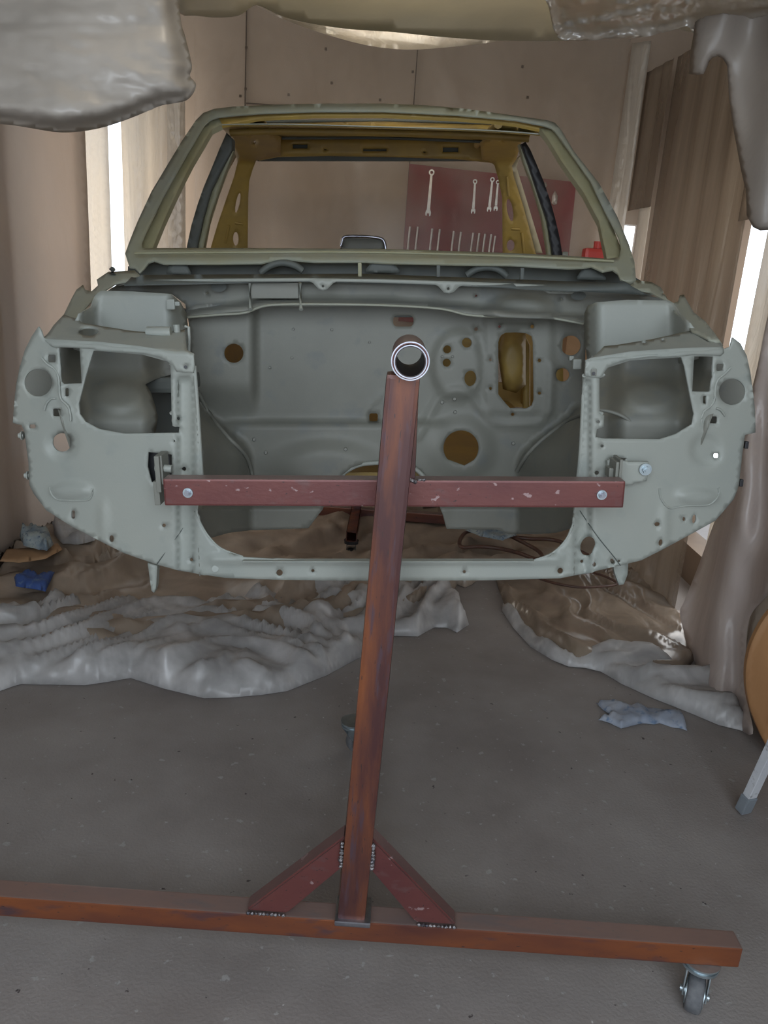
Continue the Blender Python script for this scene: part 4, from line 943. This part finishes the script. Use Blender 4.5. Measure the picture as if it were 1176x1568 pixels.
# films lying on the floor
def edge(p, seed): return .55 + .9 * abs(N3(p.x * 5, p.y * 5, seed))
def floor_film(name, out, hf, m, label, res=7, tap=14, th=.0015):
    def f(x, y, d):
        p = WZ(x, max(y, 765), 0); t_ = max(0, min(1, d / (tap * edge(p, 3)))); h = .005 + hf(x, y, p) * math.sqrt(t_) * sm(t_ + .35)
        q = Vector((p.x, p.y, max(.004, h)))
        q.x = max(-1.86, min(1.52, q.x)); q.y = min(q.y, 4.97)
        return q
    o = sheet(name, out, f, m, None, [], res, th); return tag(o, label, 'plastic sheet')
def rot(x, y, a): a = math.radians(a); return x * math.cos(a) + y * math.sin(a), -x * math.sin(a) + y * math.cos(a)
def vor(x, y, z): return noise.voronoi(Vector((x, y, z)))[0]
def fold(p, ang, along, across, seed):
    """creased film: long sharp folds plus small facets"""
    w_ = .45 * N3(p.x * 1.1, p.y * 1.1, seed + 20); w2 = .12 * N3(p.x * 5, p.y * 5, seed + 4)
    u, v = rot(p.x + w2, p.y + w_, ang)
    a_ = 1 - abs(N3(u * along, v * across, seed)) * 3.2
    b_ = 1 - abs(N3(u * along * 1.9 + 5, v * across * 2.0 + .3 * a_, seed + 7)) * 2.8
    c_ = 1 - abs(N3(u * along * 4.5 + 3, v * across * 3.6, seed + 13)) * 2.4
    g = N3(p.x * 1.7, p.y * 1.7, seed + 30)
    return max(0.0, .46 * a_ + (.34 + .3 * g) * b_ + .13 * c_)
floor_film('floor_film', [(-140, 790), (100, 775), (500, 770), (900, 772), (985, 830), (960, 872), (890, 886), (800, 890), (757, 884), (735, 886), (722, 897), (712, 901), (700, 896), (692, 912), (676, 912), (640, 935), (560, 965), (400, 985), (150, 1015), (-140, 1030)],
           lambda x, y, p: .03 + .13 * fold(p, 38, 1.0, 3.4, 3) * (0.8 + .5 * N3(p.x * 1.5, p.y * 1.5, 5)) + .05 * sm((p.y - 4.0) / .9), 'film_beige', 'wide crumpled beige film covering the floor under the car', 6, 10)
floor_film('floor_film', [(-140, 1085), (-60, 1075), (0, 1060), (22, 1052), (34, 1049), (60, 1050), (130, 1051), (165, 1046), (200, 1040), (250, 1056), (312, 1071), (350, 1070), (400, 1066), (440, 1060), (500, 1036), (552, 1008), (595, 975), (640, 976), (665, 962), (685, 963), (700, 970), (718, 958), (706, 930), (690, 900), (660, 880), (560, 880), (480, 890), (400, 910), (372, 925), (300, 935), (190, 930), (130, 935), (90, 925), (40, 945), (-140, 930)],
           lambda x, y, p: .035 + .13 * fold(p, 12 + 12 * math.sin(p.x * 2.2), 1.3, 4.6, 11) * (.85 + .5 * N3(p.x * 2, p.y * 2, 8)), 'film_white', 'white crumpled roll of film on the floor in front of the beige film', 4, 22)
floor_film('floor_film', [(758, 885), (764, 905), (775, 935), (795, 965), (820, 990), (850, 1008), (880, 1020), (905, 1022), (935, 1020), (985, 1030), (1046, 1036), (1064, 1010), (1050, 960), (1020, 910), (990, 870), (960, 850), (880, 868), (800, 876)],
           lambda x, y, p: .02 + .085 * fold(p, -55, .8, 4.6, 17) * (.8 + .5 * N3(p.x * 2, p.y * 2, 18)), 'film_brown', 'shiny brown crumpled film on the floor at the right of the bare strip', 4.5, 10)
floor_film('floor_film', [(770, 925), (785, 930), (800, 952), (830, 980), (860, 1000), (885, 1010), (915, 1000), (925, 997), (936, 984), (950, 983), (985, 1000), (1020, 1012), (1046, 1030), (1060, 1036), (1090, 1040), (1110, 1060), (1130, 1090), (1151, 1124), (1100, 1112), (1060, 1095), (1000, 1071), (950, 1048), (920, 1030), (895, 1024), (870, 1022), (845, 1012), (812, 992), (785, 962), (768, 936)],
           lambda x, y, p: .035 + .075 * fold(p, -38, 1.4, 4.2, 27), 'film_white', 'pale rolled edge of film ending at the foot of the right curtain', 4, 16)

# ================================================================== LOOSE THINGS
def crumple(name, out, z, h, m, label, cat, seed, res=4, tap=5, sc_=9):
    def f(x, y, d):
        p = WZ(x, y, z); return Vector((max(p.x, -1.86), p.y, z + h * (.25 + .9 * max(0, ridged(p.x * sc_, p.y * sc_, seed, 3))) * sm((d + 1) / tap)))
    o = sheet(name, out, f, m, None, [], res, .002); return tag(o, label, cat)
crumple('rag', [(913, 1078), (931, 1075.5), (959, 1080), (985, 1083), (1008, 1085), (1040, 1092), (1047, 1104), (1052, 1119), (1030, 1114), (1010, 1108), (1002, 1110), (983, 1109), (966, 1113), (951, 1117), (934, 1109), (916, 1103), (921, 1099), (930, 1101), (934, 1095), (924, 1089)], .002, .028, 'rag_blue', 'crumpled pale blue rag lying on the bare concrete floor at the right', 'rag', 41, 3, 4)
crumple('rag', [(30, 822), (45, 812), (62, 810), (72, 818), (82, 836), (72, 846), (56, 842), (36, 838)], .19, .07, 'rag_grey', 'crumpled grey-blue rag on the film heap at the left', 'rag', 44, 3, 4)
crumple('plastic_bag', [(80, 802), (90, 792), (108, 794), (135, 808), (150, 828), (120, 836), (96, 834), (84, 822)], .12, .08, 'film_white', 'crumpled clear bag lying behind the lower left corner of the front panel', 'bag', 47, 3, 5)
crumple('cardboard_sheet', [(10, 842), (60, 838), (88, 832), (96, 842), (70, 856), (30, 862), (0, 860)], .165, .012, 'card', 'brown cardboard scrap under the grey-blue rag', 'cardboard', 49, 4, 3)
crumple('cloth', [(22, 884), (40, 876), (60, 882), (84, 876), (78, 890), (70, 906), (44, 902), (24, 898)], .13, .03, 'cloth_blue', 'dark blue cloth poking out of the film at the left', 'cloth', 53, 3, 4)
def flr(x, y, z): return WZ(x, y, z)
def spline3(pts_, n=6):
    o = []
    for k in range(len(pts_) - 1):
        p0, p1, p2, p3 = [Vector(pts_[max(0, min(len(pts_) - 1, k + j))]) for j in (-1, 0, 1, 2)]
        for i in range(n):
            t = i / n; o.append(.5 * ((2 * p1) + (-p0 + p2) * t + (2 * p0 - 5 * p1 + 4 * p2 - p3) * t * t + (-p0 + 3 * p1 - 3 * p2 + p3) * t ** 3))
    return o + [Vector(pts_[-1])]
hz = .17
b = MB(); b.tube(spline3([flr(x, y, hz) for x, y in [(900, 850), (862, 831), (840, 826), (812, 825), (785, 822), (760, 818), (732, 813), (714, 815), (704, 828), (708, 838), (735, 837), (765, 840), (795, 847), (820, 856), (830, 852), (822, 842), (800, 830), (780, 820)]]), .011, 10)
tag(b.build('hose', 'hose'), 'dark brown hose looped on the beige film under the car', 'hose')
b = MB(); b.tube(spline3([flr(x, y, .14) for x, y in [(820, 884), (850, 893), (885, 899), (920, 898), (945, 894), (930, 884), (900, 874)]]), .007, 8)
tag(b.build('cable', 'hose'), 'thin dark cable on the film below the right end of the front panel', 'cable')
crumple('cloth', [(712, 812), (735, 806), (765, 812), (792, 820), (770, 828), (735, 822)], .18, .03, 'rag_grey', 'dark grey-blue cloth lying under the hose behind the crossbar', 'cloth', 57, 3, 4)
# plywood board with rounded edge leaning at the right border
o_ = sheet('plywood_board', cr([(1290, 860), (1230, 890), (1180, 935), (1155, 975), (1144, 1010), (1142, 1045), (1148, 1082), (1161, 1116), (1176, 1146), (1192, 1168), (1290, 1175)], 4), lambda x, y, d: W(x, y, 2.42), 'plywood', None, [], 10, .018)
tag(o_, 'orange-brown plywood board with rounded edge at the right border', 'board')
# white leg of a trestle
lg = empty('trestle', WZ(1138, 1240, 0), 'white worn slanted leg with grey foot at the right border', 'trestle')
a, c = WZ(1138, 1240, .012), W(1236, 1030, 2.02); d_ = (c - a).normalized()
Q = d_.to_track_quat('Z', 'Y').to_matrix()
b = MB(); b.box(a.lerp(c, .5) + d_ * .03, (.034, .026, (c - a).length - .06), Q, bev=.003); b.build('leg', 'white_paint', lg)
b = MB(); b.box(a + d_ * .028, (.040, .032, .062), Q, bev=.005); b.build('foot', 'grey_plastic', lg)
